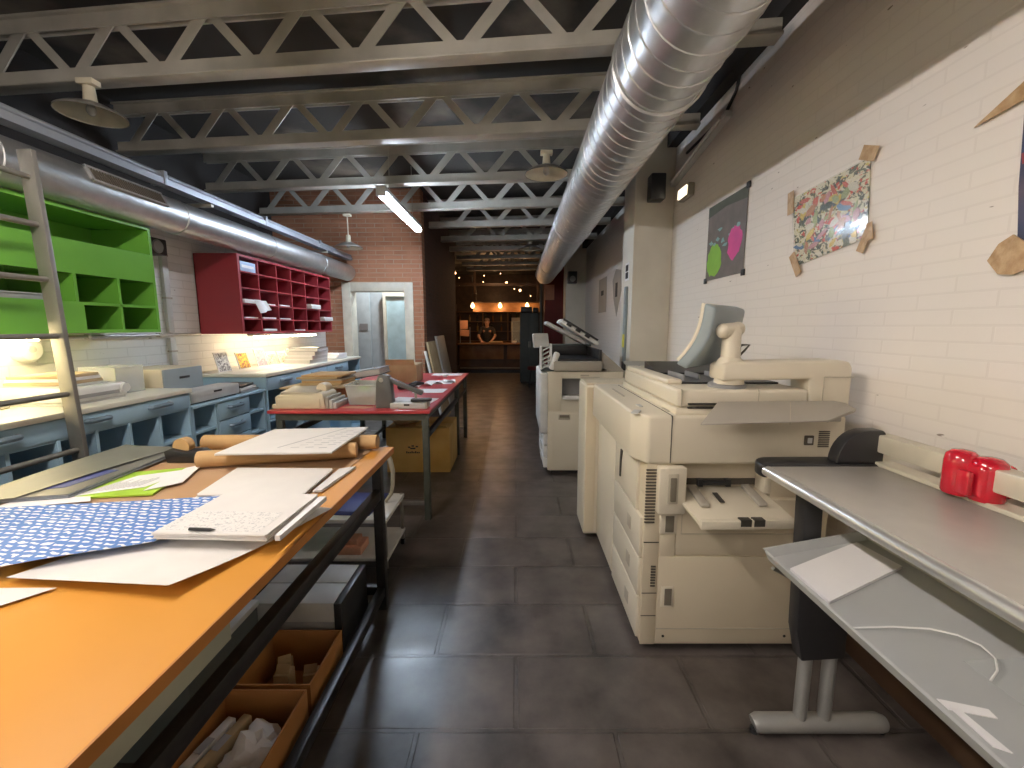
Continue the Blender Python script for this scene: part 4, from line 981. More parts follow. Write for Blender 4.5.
for k in range(2):
    one(MB().box(x0 + .03 + k * .02, x1 - .03 - k * .01, y0 + .04, y1 - .02, ZT + .0045 + k * .05, ZT + .05 + k * .05, .003), 'paper_bundle', (m_old, m_paper)[k], ('cream paper bundle at the bottom of the clear tray', 'white paper bundle on top in the clear tray')[k], 'paper bundle', 'bundles in the clear tray')
m = MB(); m.lathe([(.026, 0), (.042, 0), (.042, .028), (.026, .028), (.026, 0)], (-1.17, 3.25, ZT + .1012), 24, open_=True)
o = thing('tape_roll', 'bright green tape roll lying on the paper in the clear tray', 'tape', (-1.17, 3.25, ZT + .1012)); m.build('tape', m_tapeg, o)
MB().lathe([(.022, 0), (.0259, 0), (.0259, .027), (.022, .027), (.022, 0)], (-1.17, 3.25, ZT + .1012), 24, open_=True).build('core', m_card, o)
# heavy duty stapler
o = thing('heavy_duty_stapler', 'large dark grey long-arm stapler on the near edge of the red table', 'stapler', (-.85, 3.05, ZT))
MB().prism([(-1.01, ZT), (-1.0, ZT + .19), (-.985, ZT + .235), (-.95, ZT + .245), (-.91, ZT + .235), (-.895, ZT + .20), (-.88, ZT)], 'y', 3.0, 3.075, .008).build('upright', m_stap, o)
MB().bar((-.935, 3.037, ZT + .215), (-.675, 3.037, ZT + .105), .045, .032, (0, 0, 1), .006).build('arm', m_stap, o)
b = MB().box(-.90, -.645, 2.985, 3.09, ZT, ZT + .04, .005).build('base', m_lgrey, o)
MB().box(-.80, -.76, 2.983, 2.986, ZT + .022, ZT + .034).build('base_slot', m_black, b)
MB().box(-.655, -.635, 2.985, 3.09, ZT, ZT + .042, .004).build('end_block', m_plg, b)
MB().bar((-.76, 3.037, ZT + .055), (-.61, 3.037, ZT + .06), .05, .022, (0, 0, 1), .008).build('anvil_handle', m_black, o)
MB().cyl((-.96, 2.995, ZT + .205), (-.96, 2.999, ZT + .205), .016, 16).build('pivot_bolt', m_steel, o)
MB().cyl((-.725, 3.037, ZT + .06), (-.725, 3.037, ZT + .115), .009, 10).build('spring_post', m_steel, o)
# kraft box, clutter and papers
o = thing('carton', 'open kraft carton at the far middle of the red table', 'carton', (-1.2, 4.55, ZT))
MB().box(-1.37, -1.04, 4.42, 4.72, ZT, ZT + .19, .004).build('box_body', m_old, o)
MB().obox((-1.205, 4.40, ZT + .215), (.30, .004, .07), Rx(25)).build('flap', m_old, o)
one(MB().tube([(-1.10, 3.95, ZT + .02), (-1.0, 3.9, ZT + .03), (-.93, 3.92, ZT + .06), (-.88, 4.0, ZT + .05)], [.02, .022, .024, .012], 10), 'tape_gun', m_black, 'black tape gun lying behind the dark grey stapler', 'tape gun')
PP = [([(-1.02, 5.08), (-.66, 5.08), (-.66, 5.30), (-1.03, 5.30)], 'farthest white sheet on the red table'),
      ([(-.97, 4.30), (-.665, 4.33), (-.655, 4.62), (-.95, 4.60)], 'white sheet in the middle of the red table end row'),
      ([(-.92, 3.72), (-.65, 3.74), (-.645, 3.98), (-.93, 3.96)], 'white sheet behind the stapler arm on the red table'),
      ([(-1.02, 3.18), (-.66, 3.16), (-.63, 3.42), (-.98, 3.50)], 'white sheet just behind the stapler base'),
      ([(-1.27, 3.02), (-1.08, 2.99), (-1.03, 3.06), (-1.22, 3.09)], 'pinkish sheet in front of the clear tray')]
for c, lb in PP:
    sheet('loose_sheet', c, ZT, lb, 'paper', m_paperw if 'pink' not in lb else m_salmon, .002, group='loose sheets on the red table', nu=4, nv=4)
random.seed(9)
for k in range(4):
    x, y = -1.05 + .10 * k, 4.02 + .12 * k
    sheet('crumpled_scrap', [(x, y), (x + .12, y + .02), (x + .1, y + .12), (x - .02, y + .1)], ZT, 'curled white paper scrap behind the stapler, %s from the left' % ('first', 'second', 'third', 'fourth')[k], 'paper scrap', m_paperw, .001, lambda u, v: .03 * abs(math.sin(3 * u + 2 * v)), 'curled scraps on the red table', 8, 8)
one(MB().box(-.85, -.80, 4.90, 4.95, ZT, ZT + .03, .006), 'eraser', m_wht, 'small white block between the far sheets on the red table', 'eraser')
# ------------------------------------------------------------------ under the red table
o = thing('carton', 'large yellow brown carton on the floor under the red table', 'carton', (-.95, 4.2, 0))
MB().box(-1.25, -.64, 3.98, 4.20, .0, .44, .004).box(-1.25, -.64, 4.201, 4.50, .0, .44, .004).build('box_body', m_cardy, o)
MB().obox((-.80, 3.94, .462), (.28, .09, .005), Rx(-28)).build('flap', m_cardy, o)
m = MB()
for k, (dx, dz, w) in enumerate(((0, 0, .022), (.035, .012, .025), (.075, .006, .022), (.035, -.012, .05))): m.box(-1.03 + dx - w / 2, -1.03 + dx + w / 2, 3.977, 3.981, .245 + dz, .258 + dz, .001)
for k in range(8): m.box(-1.06 + k * .017, -1.048 + k * .017, 3.977, 3.981, .192, .205 + .006 * (k in (0, 3, 5)))
m.build('printed_mark', m_ink, o)
random.seed(4)
m = MB(); bmesh.ops.create_icosphere(m.bm, subdivisions=4, radius=.16, matrix=Matrix.Translation((-.98, 3.62, .12)) @ Matrix.Diagonal((1.3, .9, .75, 1)))
for v in m.bm.verts:
    d = v.co - Vector((-.98, 3.62, .12)); v.co += d.normalized() * .04 * (mnoise.noise(v.co * 11) + .5 * mnoise.noise(v.co * 30)); v.co.z = max(.001, v.co.z)
for v in m.bm.verts: v.co.z += .4402; v.co.x -= .12; v.co.y += .55
one(m, 'fabric_bag', m_old, 'crumpled cream cloth bag lying on the large yellow brown carton', 'bag')
# ------------------------------------------------------------------ on the counters
ZC = 1.0105
o = thing('printer', 'low white printer on the counter just right of the ladder', 'printer', (-2.38, 2.2, ZC))
MB().box(-2.58, -2.20, 2.06, 2.385, ZC + .012, ZC + .085, .014, 3).build('body', m_wht, o)
MB().box(-2.575, -2.21, 2.07, 2.375, ZC, ZC + .012).build('base', m_lgrey, o)
MB().box(-2.202, -2.196, 2.09, 2.33, ZC + .03, ZC + .048).build('paper_slot', m_grey, o)
MB().cyl((-2.20, 2.36, ZC + .055), (-2.185, 2.36, ZC + .055), .025, 16).build('side_knob', m_lgrey, o)
MB().box(-2.54, -2.26, 2.10, 2.34, ZC + .085, ZC + .093, .003).build('top_lid', m_lgrey, o)
random.seed(21)
for k in range(3):
    z = ZC + .094 + k * .017
    one(MB().slab([(-2.56 + .01 * k, 2.10), (-2.30, 2.12 + .01 * k), (-2.31, 2.36 - .01 * k), (-2.55, 2.37)], z, z + .016, .002), 'paper_folder', (m_old, m_paper, m_old)[k], 'buff folder, %s of the pile on the white printer' % ('lowest', 'middle one', 'topmost')[k], 'folder', 'folders on the white printer')
o = thing('clear_box', 'clear plastic box of papers on the counter beside the white printer', 'box', (-2.4, 2.53, ZC))
m = MB(); x0, x1, y0, y1, h = -2.52, -2.31, 2.435, 2.62, .15
m.box(x0, x1, y0, y1, ZC, ZC + .004).box(x0, x1, y0, y0 + .004, ZC, ZC + h).box(x0, x1, y1 - .004, y1, ZC, ZC + h).box(x0, x0 + .004, y0, y1, ZC, ZC + h).box(x1 - .004, x1, y0, y1, ZC, ZC + h)
m.build('box_shell', m_clearbox, o)
MB().box(x0 - .004, x1 + .004, y0 - .004, y1 + .004, ZC + h, ZC + h + .01, .003).build('lid', m_clearbox, o)
one(MB().box(x0 + .015, x1 - .015, y0 + .012, y1 - .012, ZC + .005, ZC + .11, .003), 'paper_bundle', m_paper, 'white paper bundle inside the clear box on the counter', 'paper bundle')
o = thing('desk_telephone', 'pale desk telephone on the counter under the green cabinet', 'telephone', (-2.55, 1.9, ZC))
MB().prism([(-2.66, ZC), (-2.66, ZC + .085), (-2.60, ZC + .085), (-2.44, ZC + .03), (-2.44, ZC)], 'y', 1.82, 2.02, .008).build('body', m_plast2, o)
MB().obox((-2.55, 1.96, ZC + .074), (.11, .07, .006), Ry(19)).build('keypad', m_lgrey, o)
MB().tube([(-2.64, 1.85, ZC + .095), (-2.60, 1.85, ZC + .125), (-2.52, 1.85, ZC + .10), (-2.46, 1.85, ZC + .05)], [.022, .014, .014, .022], 10).build('handset', m_plast2, o)
o = thing('file_box', 'pale grey drawer box with a handle slot standing at the end of the counter', 'file box', (-2.45, 2.92, .888))
MB().box(-2.62, -2.305, 2.745, 3.10, .888, 1.125, .004).build('box_body', m_plast, o)
e = MB().box(-2.307, -2.296, 2.75, 3.095, .892, 1.121, .003).build('front', m_panel, o)
MB().box(-2.298, -2.293, 2.88, 2.97, 1.05, 1.066, .002).build('handle_slot', m_black, e)
o = thing('cash_drawer', 'flat grey drawer unit with a black slot on the lower blue cabinet', 'drawer unit', (-2.2, 3.05, .888))
MB().box(-2.29, -2.135, 2.74, 3.24, .896, .975, .004).build('box_body', m_lgrey, o)
MB().box(-2.137, -2.128, 2.745, 3.235, .90, .970, .003).build('front', m_lgrey, o)
MB().box(-2.130, -2.125, 2.96, 3.04, .945, .958, .002).build('finger_slot', m_black, o)
MB().box(-2.28, -2.15, 2.76, 3.22, .8875, .897).build('base', m_black, o)
for k, (mm, lb) in enumerate(((m_grey, 'grey folder lying under papers near the far counter'), (m_paper, 'white folder on the grey one near the far counter'), (m_black, 'black folder topping the papers near the far counter'))):
    z = .888 + k * .02
    one(MB().slab([(-2.34 + .02 * k, 3.27), (-2.13, 3.26), (-2.14 - .02 * k, 3.50), (-2.36, 3.51)], z, z + .019, .002), 'folder', mm, lb, 'folder', 'folders on the lower blue cabinet')
# picture cards leaning on the wall over the far counter
CARDS = [((.62, .60, .57), (.16, .14, .15), 3.64, .17), ((.72, .50, .05), (.30, .08, .04), 3.92, .155), ((.66, .40, .42), (.20, .20, .22), 4.20, .17), ((.55, .20, .14), (.65, .55, .42), 4.40, .13), ((.60, .52, .36), (.30, .18, .12), 4.60, .13), ((.70, .55, .30), (.45, .30, .20), 4.79, .15), ((.66, .62, .52), (.30, .30, .32), 4.97, .15)]
CN = ['white and black picture card', 'yellow picture card', 'pink picture card', 'brick red picture card', 'tan picture card', 'ochre picture card', 'pale picture card']
for k, (ca, cb, y, h) in enumerate(CARDS):
    mm = spot_mat('card_print_%d' % k, 'YZX', ca, [cb, tuple((p + q) / 2 for p, q in zip(ca, cb))], 22, .50, .54)
    o = thing('picture_card', CN[k] + (' in the row leaning over the far counter'), 'card', (-2.55, y, ZC), 'picture cards over the far counter')
    q = MB().hexa([(-2.56, y, ZC), (-2.553, y, ZC), (-2.553, y + .165, ZC), (-2.56, y + .165, ZC), (-2.60, y, ZC + h), (-2.593, y, ZC + h), (-2.593, y + .165, ZC + h), (-2.60, y + .165, ZC + h)]).build('card', m_paper, o)
    MB().hexa([(-2.5535, y + .008, ZC + .008), (-2.552, y + .008, ZC + .008), (-2.552, y + .157, ZC + .008), (-2.5535, y + .157, ZC + .008), (-2.5925, y + .008, ZC + h - .008), (-2.591, y + .008, ZC + h - .008), (-2.591, y + .157, ZC + h - .008), (-2.5925, y + .157, ZC + h - .008)]).build('print', mm, o)
one(MB().lathe([(.03, 0), (.032, .01), (.032, .09), (.012, .12), (.012, .155), (.001, .157)], (-2.42, 5.02, ZC), 16), 'bottle', m_woodd, 'dark brown bottle beside the book pile on the far counter', 'bottle')
for k, (mm, lb) in enumerate(((m_paper, 'thick white catalogue at the bottom of the far counter pile'), (m_paperw, 'second white catalogue of the far counter pile'), (m_paper, 'third white catalogue of the far counter pile'), (m_black, 'black folder on top of the far counter pile'))):
    z = ZC + k * .042
    o = thing('catalogue', lb, 'book', (-2.3, 4.7, z), 'catalogues on the far counter')
    MB().obox((-2.33 + .012 * k, 4.72, z + .02), (.29, .36, .032), Rz(4 * k - 5)).build('pages', m_papere, o)
    MB().obox((-2.33 + .012 * k, 4.72, z + .0385), (.30, .37, .004), Rz(4 * k - 5)).build('cover', mm, o)
    MB().obox((-2.33 + .012 * k, 4.72, z + .002), (.30, .37, .004), Rz(4 * k - 5)).build('back_cover', mm, o)
for k in range(2):
    o = one(MB().obox((-2.30, 5.30 + .02 * k, ZC + .016 + .032 * k), (.26, .34, .03), Rz(5 * k), .003), 'paper_ream', m_paperw, ('lower', 'upper')[k] + ' white paper ream at the brick wall end of the far counter', 'paper', 'reams on the far counter')
one(MB().tube([(-2.66, 4.93, ZC + .30), (-2.66, 4.93, ZC + .20), (-2.64, 4.93, ZC + .14)], .006, 6).box(-2.70, -2.64, 4.90, 4.96, ZC + .22, ZC + .30, .004), 'wall_socket_cable', m_plastd, 'pale socket and cable on the wall below the dark red cabinet', 'socket') if False else None
# contents of the green cabinet
for k, (y0, y1, h, mm, lb) in enumerate(((1.15, 1.80, .08, m_old, 'brown flat box in the green cabinet behind the ladder'), (1.90, 2.25, .035, m_grey, 'grey flat folder box in the green cabinet right of the ladder'))):
    o = thing('flat_box', lb, 'box', (-2.6, (y0 + y1) / 2, 1.5385), 'flat boxes in the green cabinet')
    MB().box(-2.72, -2.45, y0, y1, 1.5385, 1.5385 + h * .7, .003).build('box_body', mm, o)
    MB().box(-2.725, -2.445, y0 - .004, y1 + .004, 1.5385 + h * .7, 1.5385 + h, .003).build('lid', mm, o)
# papers in the dark red pigeonholes
t = .02; zs = [rz0 + t] + [z + .006 for z in RZ]; ys = [ra + .03] + RY
def cell(c, r): return (ys[c] + .02, (ys + [rb - t])[c + 1] - .02, zs[r] + .0005)
lab = ['lowest row', 'second row from below', 'middle row', 'second row from the top', 'top row']
PC = [(0, 1, .012), (1, 0, .022), (1, 1, .016), (1, 2, .012), (2, 1, .012), (2, 2, .014), (3, 0, .010), (4, 2, .05), (5, 1, .045)]
for c, r, h in PC:
    y0, y1, z = cell(c, r)
    o = thing('paper_pile', 'white papers in the dark red cabinet, %s, %s column from the left' % (lab[r], ('first', 'second', 'third', 'fourth', 'fifth', 'last')[c]), 'papers', (-2.5, (y0 + y1) / 2, z), 'papers in the red pigeonholes')
    ex = .05 if c >= 4 else 0
    MB().slab([(-2.66, y0), (-2.405 + ex, y0 + .02), (-2.405 + ex, y1 - .03), (-2.66, y1)], z, z + h * .6).build('sheets', m_papere if h > .02 else m_paper, o)
    MB().slab([(-2.65, y0 + .02), (-2.41 + ex, y0 + .01), (-2.415 + ex, y1 - .01), (-2.66, y1 - .02)], z + h * .6, z + h).build('top_sheets', m_paperw, o)
y0, y1, z = cell(0, 2)
o = thing('paper_pile', 'crumpled white papers hanging out of the first column of the dark red cabinet', 'papers', (-2.45, y0, z), 'papers in the red pigeonholes')
MB().slab([(-2.66, y0), (-2.39, y0), (-2.39, y1), (-2.66, y1)], z, z + .035, .008).build('sheets', m_paperw, o)
MB().grid(lambda u, v: Vector((-2.385 + .02 * math.sin(6 * u) + .02 * v, y0 + .12 + .20 * u + .05 * v, z + .035 - .12 * v * (1 - .3 * u))), 8, 8, .002).build('hanging_sheet', m_paperw, o)
y0, y1, z = cell(0, 4)
o = thing('carton', 'pale blue and white carton in the top left dark red pigeonhole', 'carton', (-2.5, y0, z), None)
MB().box(-2.62, -2.41, y0, y1, z, z + .085, .004).build('box_body', mat('pale_blue_card', (.42, .56, .74), .5), o)
MB().box(-2.4095, -2.4085, y0 + .02, y1 - .03, z + .03, z + .055).build('box_label', m_paperw, o)
y0, y1, z = cell(2, 2)

# ------------------------------------------------------------------ left wall fittings
o = thing('wall_conduit', 'long horizontal grey conduit along the left wall under the cabinets', 'conduit', (XL, 2.2, 1.335))
MB().cyl((XL + .022, .4, 1.338), (XL + .022, 3.74, 1.338), .011, 10).build('pipe', m_steel, o)
for y in (1.0, 1.9, 2.75, 3.3): MB().box(XL, XL + .036, y, y + .018, 1.322, 1.354, .002).build('clip', m_steel, o)
o = thing('wall_conduit', 'vertical grey conduit on the white wall between the green and red cabinets', 'conduit', (XL, 3.42, 1.0))
MB().box(XL, XL + .03, 3.40, 3.455, .90, 1.315, .004).box(XL, XL + .03, 3.40, 3.455, 1.36, 2.04, .004).build('trunking', m_lgrey, o)
for zc in (1.2, 1.62, 1.95): MB().box(XL, XL + .034, 3.395, 3.46, zc, zc + .015, .002).build('clip', m_plg, o)
o = thing('wall_speaker', 'black box speaker high on the left wall beside the green cabinet', 'speaker', (-2.68, 3.2, 1.93))
MB().box(-2.775, -2.62, 3.13, 3.30, 1.93, 2.045, .008).build('box_body', m_black, o)
MB().lathe([(.05, 0), (.042, .008), (.02, .002), (.001, .004)], (-2.62, 3.215, 1.985), 20, Ry(90)).build('cone', m_grey, o)
o = thing('wall_notice', 'small dark notice on the wall at the right edge of the green cabinet', 'notice', (XL, 3.3, 1.62))
MB().box(XL, XL + .003, 3.19, 3.33, 1.62, 1.78).build('sheet', m_navy, o)
MB().box(XL + .003, XL + .004, 3.20, 3.32, 1.68, 1.70).box(XL + .003, XL + .004, 3.20, 3.32, 1.725, 1.735).build('printed_bands', m_paperw, o)
o = thing('alarm_sounder', 'round white alarm sounder on the wall under the green cabinet', 'alarm', (XL, 2.4, 1.2))
MB().lathe([(.075, 0), (.075, .03), (.06, .05), (.02, .055), (.001, .055)], (XL, 2.40, 1.275), 28, Ry(90)).build('cover', m_wht, o)
MB().lathe([(.02, .052), (.018, .06), (.001, .061)], (XL, 2.40, 1.275), 16, Ry(90)).build('button', m_lgrey, o)

# ------------------------------------------------------------------ right wall: posters, tape, lamp, speaker
XW = XR - .001
def wquad(m, pts, x0, x1):       # pts: (y, z) corners, a thin sheet on the right wall
    m.prism(pts, 'x', x0, x1); return m
o = thing('poster', 'clear film poster with colourful comic collage taped to the right wall', 'poster', (XW, 2.07, 1.72), 'posters on the right wall')
MB().prism([(2.325, 2.062), (1.838, 2.085), (1.812, 1.765), (2.255, 1.712)], 'x', XW - .006, XW - .003).build('print', m_collage, o)
random.seed(31)
cols = [(.10, .22, .42), (.62, .12, .08), (.70, .52, .10), (.05, .09, .09), (.35, .42, .18), (.62, .30, .33), (.74, .70, .58), (.55, .22, .10)]
for k, cc in enumerate(cols):
    m = MB()
    for q in range(7):
        y, z = random.uniform(1.88, 2.24), random.uniform(1.78, 2.03)
        a = random.uniform(0, 6.3); L, wd = random.uniform(.018, .05), random.uniform(.008, .02)
        p = [(y + L * ca * math.cos(a) - wd * cb * math.sin(a), z + L * ca * math.sin(a) + wd * cb * math.cos(a)) for ca, cb in ((-1, 0), (-.5, -1), (.4, -.8), (1, .1), (.5, .9), (-.4, 1))]
        m.prism(p, 'x', XW - .0072 - .0002 * k, XW - .006)
    m.build('collage_shapes', mat('collage_ink_%d' % k, cc, .2), o)
MB().prism([(2.33, 2.066), (1.832, 2.09), (1.806, 1.76), (2.26, 1.706)], 'x', XW - .010, XW - .0095).build('clear_film', m_clear, o)
for i, (a, b, w_t) in enumerate((((2.335, 2.10), (2.325, 1.985), .05), ((1.88, 2.12), (1.80, 2.085), .055), ((2.285, 1.775), (2.215, 1.665), .045), ((1.835, 1.71), (1.795, 1.80), .04), ((1.80, 1.82), (1.785, 1.75), .03))):
    a = Vector(a); b = Vector(b); d = (b - a).normalized(); n_ = Vector((-d.y, d.x)) * w_t / 2
    MB().prism([tuple(a + n_), tuple(b + n_), tuple(b - n_), tuple(a - n_)], 'x', XW - .0125 - .0006 * i, XW - .011 - .0004 * i).build('tape', m_tape, o)
o = thing('poster', 'dark poster with green and pink figures on the right wall', 'poster', (XW, 3.05, 1.74), 'posters on the right wall')
P2 = lambda u, v: (3.315 - u * .54, 1.745 + v * .53)
MB().prism([P2(0, 0), P2(0, 1), P2(1, 1), P2(1, 0)], 'x', XW - .006, XW - .003).build('print', m_post2, o)
def blob(u, v, ru, rv, n, amp, seed):
    random.seed(seed)
    return [P2(u + ru * (1 + random.uniform(-amp, amp)) * math.cos(2 * math.pi * k / n), v + rv * (1 + random.uniform(-amp, amp)) * math.sin(2 * math.pi * k / n)) for k in range(n)]
MB().prism(blob(.24, .25, .20, .22, 26, .14, 3), 'x', XW - .0075, XW - .006).build('green_figure', m_grn, o)
MB().prism(blob(.76, .40, .17, .20, 26, .14, 5), 'x', XW - .0075, XW - .006).build('pink_figure', m_pink, o)
m = MB()
for k, (u, v) in enumerate(((.12, .50), (.22, .46), (.30, .52), (.45, .48), (.52, .42), (.63, .52), (.72, .56), (.82, .60), (.36, .64))):
    m.prism(blob(u, v, .055, .028, 9, .5, 40 + k), 'x', XW - .0073, XW - .006)
m.build('teal_drips', m_teal, o)
MB().prism([P2(0, .86), P2(0, 1), P2(1, 1), P2(1, .86), P2(.5, .90)], 'x', XW - .0072, XW - .006).build('dark_top_band', mat('dark_green_ink', (.10, .11, .08), .6), o)
for u, v in ((0, 0), (1, 0), (1, 1)):
    y, z = P2(u, v); MB().box(XW - .012, XW - .001, y - .02, y + .02, z - .02, z + .02, .004).build('corner_clip', m_black, o)
o = thing('poster', 'dark navy poster cut by the right edge of the view', 'poster', (XW, 1.0, 1.60), 'posters on the right wall')
MB().prism([(1.262, 1.60), (1.285, 1.80), (1.300, 2.03), (.80, 2.06), (.80, 1.60)], 'x', XW - .006, XW - .003).build('print', m_navy, o)
m = MB(); random.seed(8)
MB().prism([(1.283, 1.86), (1.289, 1.89), (1.20, 1.91), (1.20, 1.86)], 'x', XW - .0075, XW - .006).build('red_patch', m_red, o)
for pts in ([(1.43, 2.02), (1.24, 2.125), (1.18, 2.16), (1.12, 2.10), (1.29, 2.04)], [(1.31, 1.645), (1.335, 1.60), (1.30, 1.555), (1.26, 1.55), (1.20, 1.575), (1.22, 1.62), (1.275, 1.665)]):
    MB().prism(pts, 'x', XW - .0125, XW - .0075).build('tape', m_tape, o)
o = thing('emergency_light', 'small lit emergency light on the right wall by the pillar', 'lamp', (XW, 3.72, 2.45))
MB().box(XW - .055, XW, 3.62, 3.84, 2.46, 2.565, .012, 3).build('housing', m_plg, o)
MB().box(XW - .066, XW - .052, 3.64, 3.82, 2.475, 2.55, .006).build('diffuser', glow('emergency_diffuser', (1.0, .86, .62), 1.6), o)
o = thing('wall_speaker', 'black speaker high on the white pillar', 'speaker', (1.25, 4.0, 2.52))
MB().box(1.19, 1.32, 3.93, 4.06, 2.52, 2.74, .01).build('box_body', m_black, o)
MB().box(1.24, 1.27, 4.05, 4.08, 2.60, 2.66).build('bracket', m_black, o)
o = thing('wall_batten', 'unlit white batten high on the right wall above the small lit lamp', 'lamp', (XW, 3.6, 2.7))
MB().bar((XW - .03, 4.05, 2.675), (XW - .03, 3.05, 2.815), .05, .045, (0, 0, 1), .006).build('housing', m_lgrey, o)
MB().bar((XW - .065, 4.0, 2.68), (XW - .065, 3.10, 2.805), .02, .02, (0, 0, 1), .006).build('diffuser', m_wht, o)
o = thing('wall_cable', 'black cable looping on the wall below the ceiling by the pillar', 'cable', (XW, 3.3, 2.8))
MB().tube([(XW - .012, 2.95, 3.05), (XW - .012, 3.0, 2.93), (XW - .012, 3.12, 2.86), (XW - .012, 3.35, 2.845), (XW - .012, 3.8, 2.85)], .011, 8).build('cable', m_black, o)
# long strip on the pillar's aisle side
o = thing('spirit_level', 'long silver and yellow level hanging on the aisle side of the pillar', 'level', (1.08, 4.25, .99))
MB().box(1.062, 1.089, 4.21, 4.27, .99, 1.79, .004).build('bar', m_panel, o)
MB().box(1.0605, 1.064, 4.205, 4.275, 1.20, 1.33, .002).build('yellow_vial', mat('yellow_vial', (.70, .62, .05), .3), o)
MB().box(1.061, 1.0905, 4.205, 4.275, .97, 1.06, .004).build('end_cap', m_black, o)
MB().box(1.0605, 1.064, 4.215, 4.265, 1.62, 1.73, .002).build('end_vial', m_tray, o)
o = thing('pillar_notice', 'small notice with dark marks on the aisle side of the pillar', 'notice', (1.088, 4.28, 1.85))
MB().box(1.086, 1.0892, 4.20, 4.34, 1.85, 2.02).build('sheet', m_paperw, o)
MB().box(1.0855, 1.0866, 4.22, 4.32, 1.94, 2.0).box(1.0855, 1.0866, 4.22, 4.32, 1.87, 1.93).build('dark_marks', m_ink, o)
# far posters
for y0, y1, z0, z1, mm, lb in ((6.92, 7.55, 1.64, 2.20, m_post2, 'dark narrow poster on the right wall beyond the pillar'), (5.95, 6.50, 1.55, 2.23, m_navy, 'grey ragged poster on the right wall nearest the back of the pillar')):
    o = thing('poster', lb, 'poster', (XW, y0, z0), 'posters on the right wall')
    if 'ragged' in lb: MB().prism([(y0 + .25, z0), (y1 - .1, z0 + .25), (y1, z1 - .15), (y1 - .2, z1), (y0 + .05, z1 - .05), (y0, z0 + .35)], 'x', XW - .006, XW - .003).build('print', m_plg, o)
    else: MB().box(XW - .006, XW - .003, y0, y1, z0, z1).build('print', m_plg, o)
    MB().box(XW - .0075, XW - .006, y0 + .22, y1 - .2, z0 + .28, z1 - .2).build('dark_figure', m_ink, o)

# ------------------------------------------------------------------ papers and scraps in the cutting table tray
def tp(x): return .681 + (x - .802) * (.06 / .303) + .0012
def tsheet(name, c, label, cat, m=m_paperw, h=.002, group=None):
    q = list(c); a = sum(q[i][0] * q[(i + 1) % len(q)][1] - q[(i + 1) % len(q)][0] * q[i][1] for i in range(len(q)))
    if a < 0: q = q[::-1]
    return one(MB().hexa([(x, y, tp(x)) for x, y in q] + [(x, y, tp(x) + h) for x, y in q]), name, m, label, cat, group)
tsheet('paper_stack', [(.812, 1.175), (1.055, 1.24), (1.07, 1.10), (.815, 1.02)], 'thin white paper stack lying in the far end of the catch tray', 'paper stack', m_paperw, .008)
tsheet('loose_sheet', [(.815, .60), (.985, .66), (1.02, .45), (.82, .40)], 'white sheet lying in the catch tray near the right edge of the view', 'paper')
tsheet('paper_strip', [(.815, .735), (.875, .70), (.872, .682), (.815, .712)], 'short white paper strip in the catch tray, the one lying across', 'paper strip', group='paper strips in the catch tray')
tsheet('paper_strip', [(.82, .715), (.832, .71), (.835, .625), (.818, .64)], 'narrow white paper strip in the catch tray, the one lying along', 'paper strip', group='paper strips in the catch tray')
m = MB(); m.tube([(.805, .93, tp(.805) + .004), (.88, .907, tp(.88) + .010), (.935, .878, tp(.935) + .016), (.962, .845, tp(.962) + .021), (.975, .81, tp(.975) + .022), (.972, .78, tp(.972) + .018), (.955, .76, tp(.955) + .012), (.93, .748, tp(.93) + .006)], .002, 6)
one(m, 'plastic_offcut', m_wht, 'thin curled white offcut in the catch tray', 'offcut')
one(MB().grid(lambda u, v: Vector((.93 + .13 * u, .80 - .11 * v - .02 * u, tp(.93 + .13 * u) + .004 + .012 * math.sin(3 * u) * v)), 8, 8, .0008), 'film_offcut', m_clear, 'crumpled clear film offcut in the catch tray', 'offcut')

# ------------------------------------------------------------------ boards leaning on the brick return
for k, (y0, y1, th, h, mm, lb) in enumerate(((6.30, 6.90, .03, 1.18, m_old, 'tan board leaning against the dark brick side wall'), (6.98, 7.75, .03, 1.25, m_plg, 'wide grey board leaning farther along the dark brick side wall'), (6.15, 6.22, .03, 1.05, m_wht, 'narrow white board leaning at the brick wall corner'))):
    one(MB().hexa([(-1.10, y0, 0), (-1.10 + th, y0, 0), (-1.10 + th, y1, 0), (-1.10, y1, 0), (-1.335, y0, h), (-1.335 + th, y0, h), (-1.335 + th, y1, h), (-1.335, y1, h)], .003), 'leaning_board', mm, lb, 'board', 'boards leaning on the brick side wall')
# ------------------------------------------------------------------ far end: bar with barman
o = thing('bar_counter', 'brown wooden bar counter at the far end of the room', 'bar counter', (-.7, 13.2, 0))
MB().box(-1.75, .62, 13.0, 13.5, .10, .86).build('body', m_woodd, o)
MB().box(-1.72, -.38, 12.985, 13.0, .42, .84, .01).box(-.27, .60, 12.985, 13.0, .42, .84, .01).build('front_panel', m_wood, o)
MB().box(-1.80, .66, 12.92, 13.56, .86, .905, .008).build('worktop', m_wood, o)
MB().tube([(-1.7, 12.9, .16), (.6, 12.9, .16)], .02, 8).build('foot_rail', m_steel, o)
MB().box(-1.75, .62, 13.02, 13.48, 0, .10).build('plinth', m_black, o)
o = thing('bar_canopy', 'brown wooden canopy beam over the bar', 'canopy', (-.4, 13.1, 1.85))
MB().box(-1.30, .72, 13.0, 13.5, 1.85, 2.12, .01).build('beam', m_wood, o)
MB().box(-1.32, .74, 12.98, 13.52, 2.12, 2.15, .005).build('cap', m_woodd, o)
for x in (-1.25, .66): MB().box(x - .03, x + .03, 13.2, 13.26, 2.15, 3.32).build('hanger', m_woodd, o)
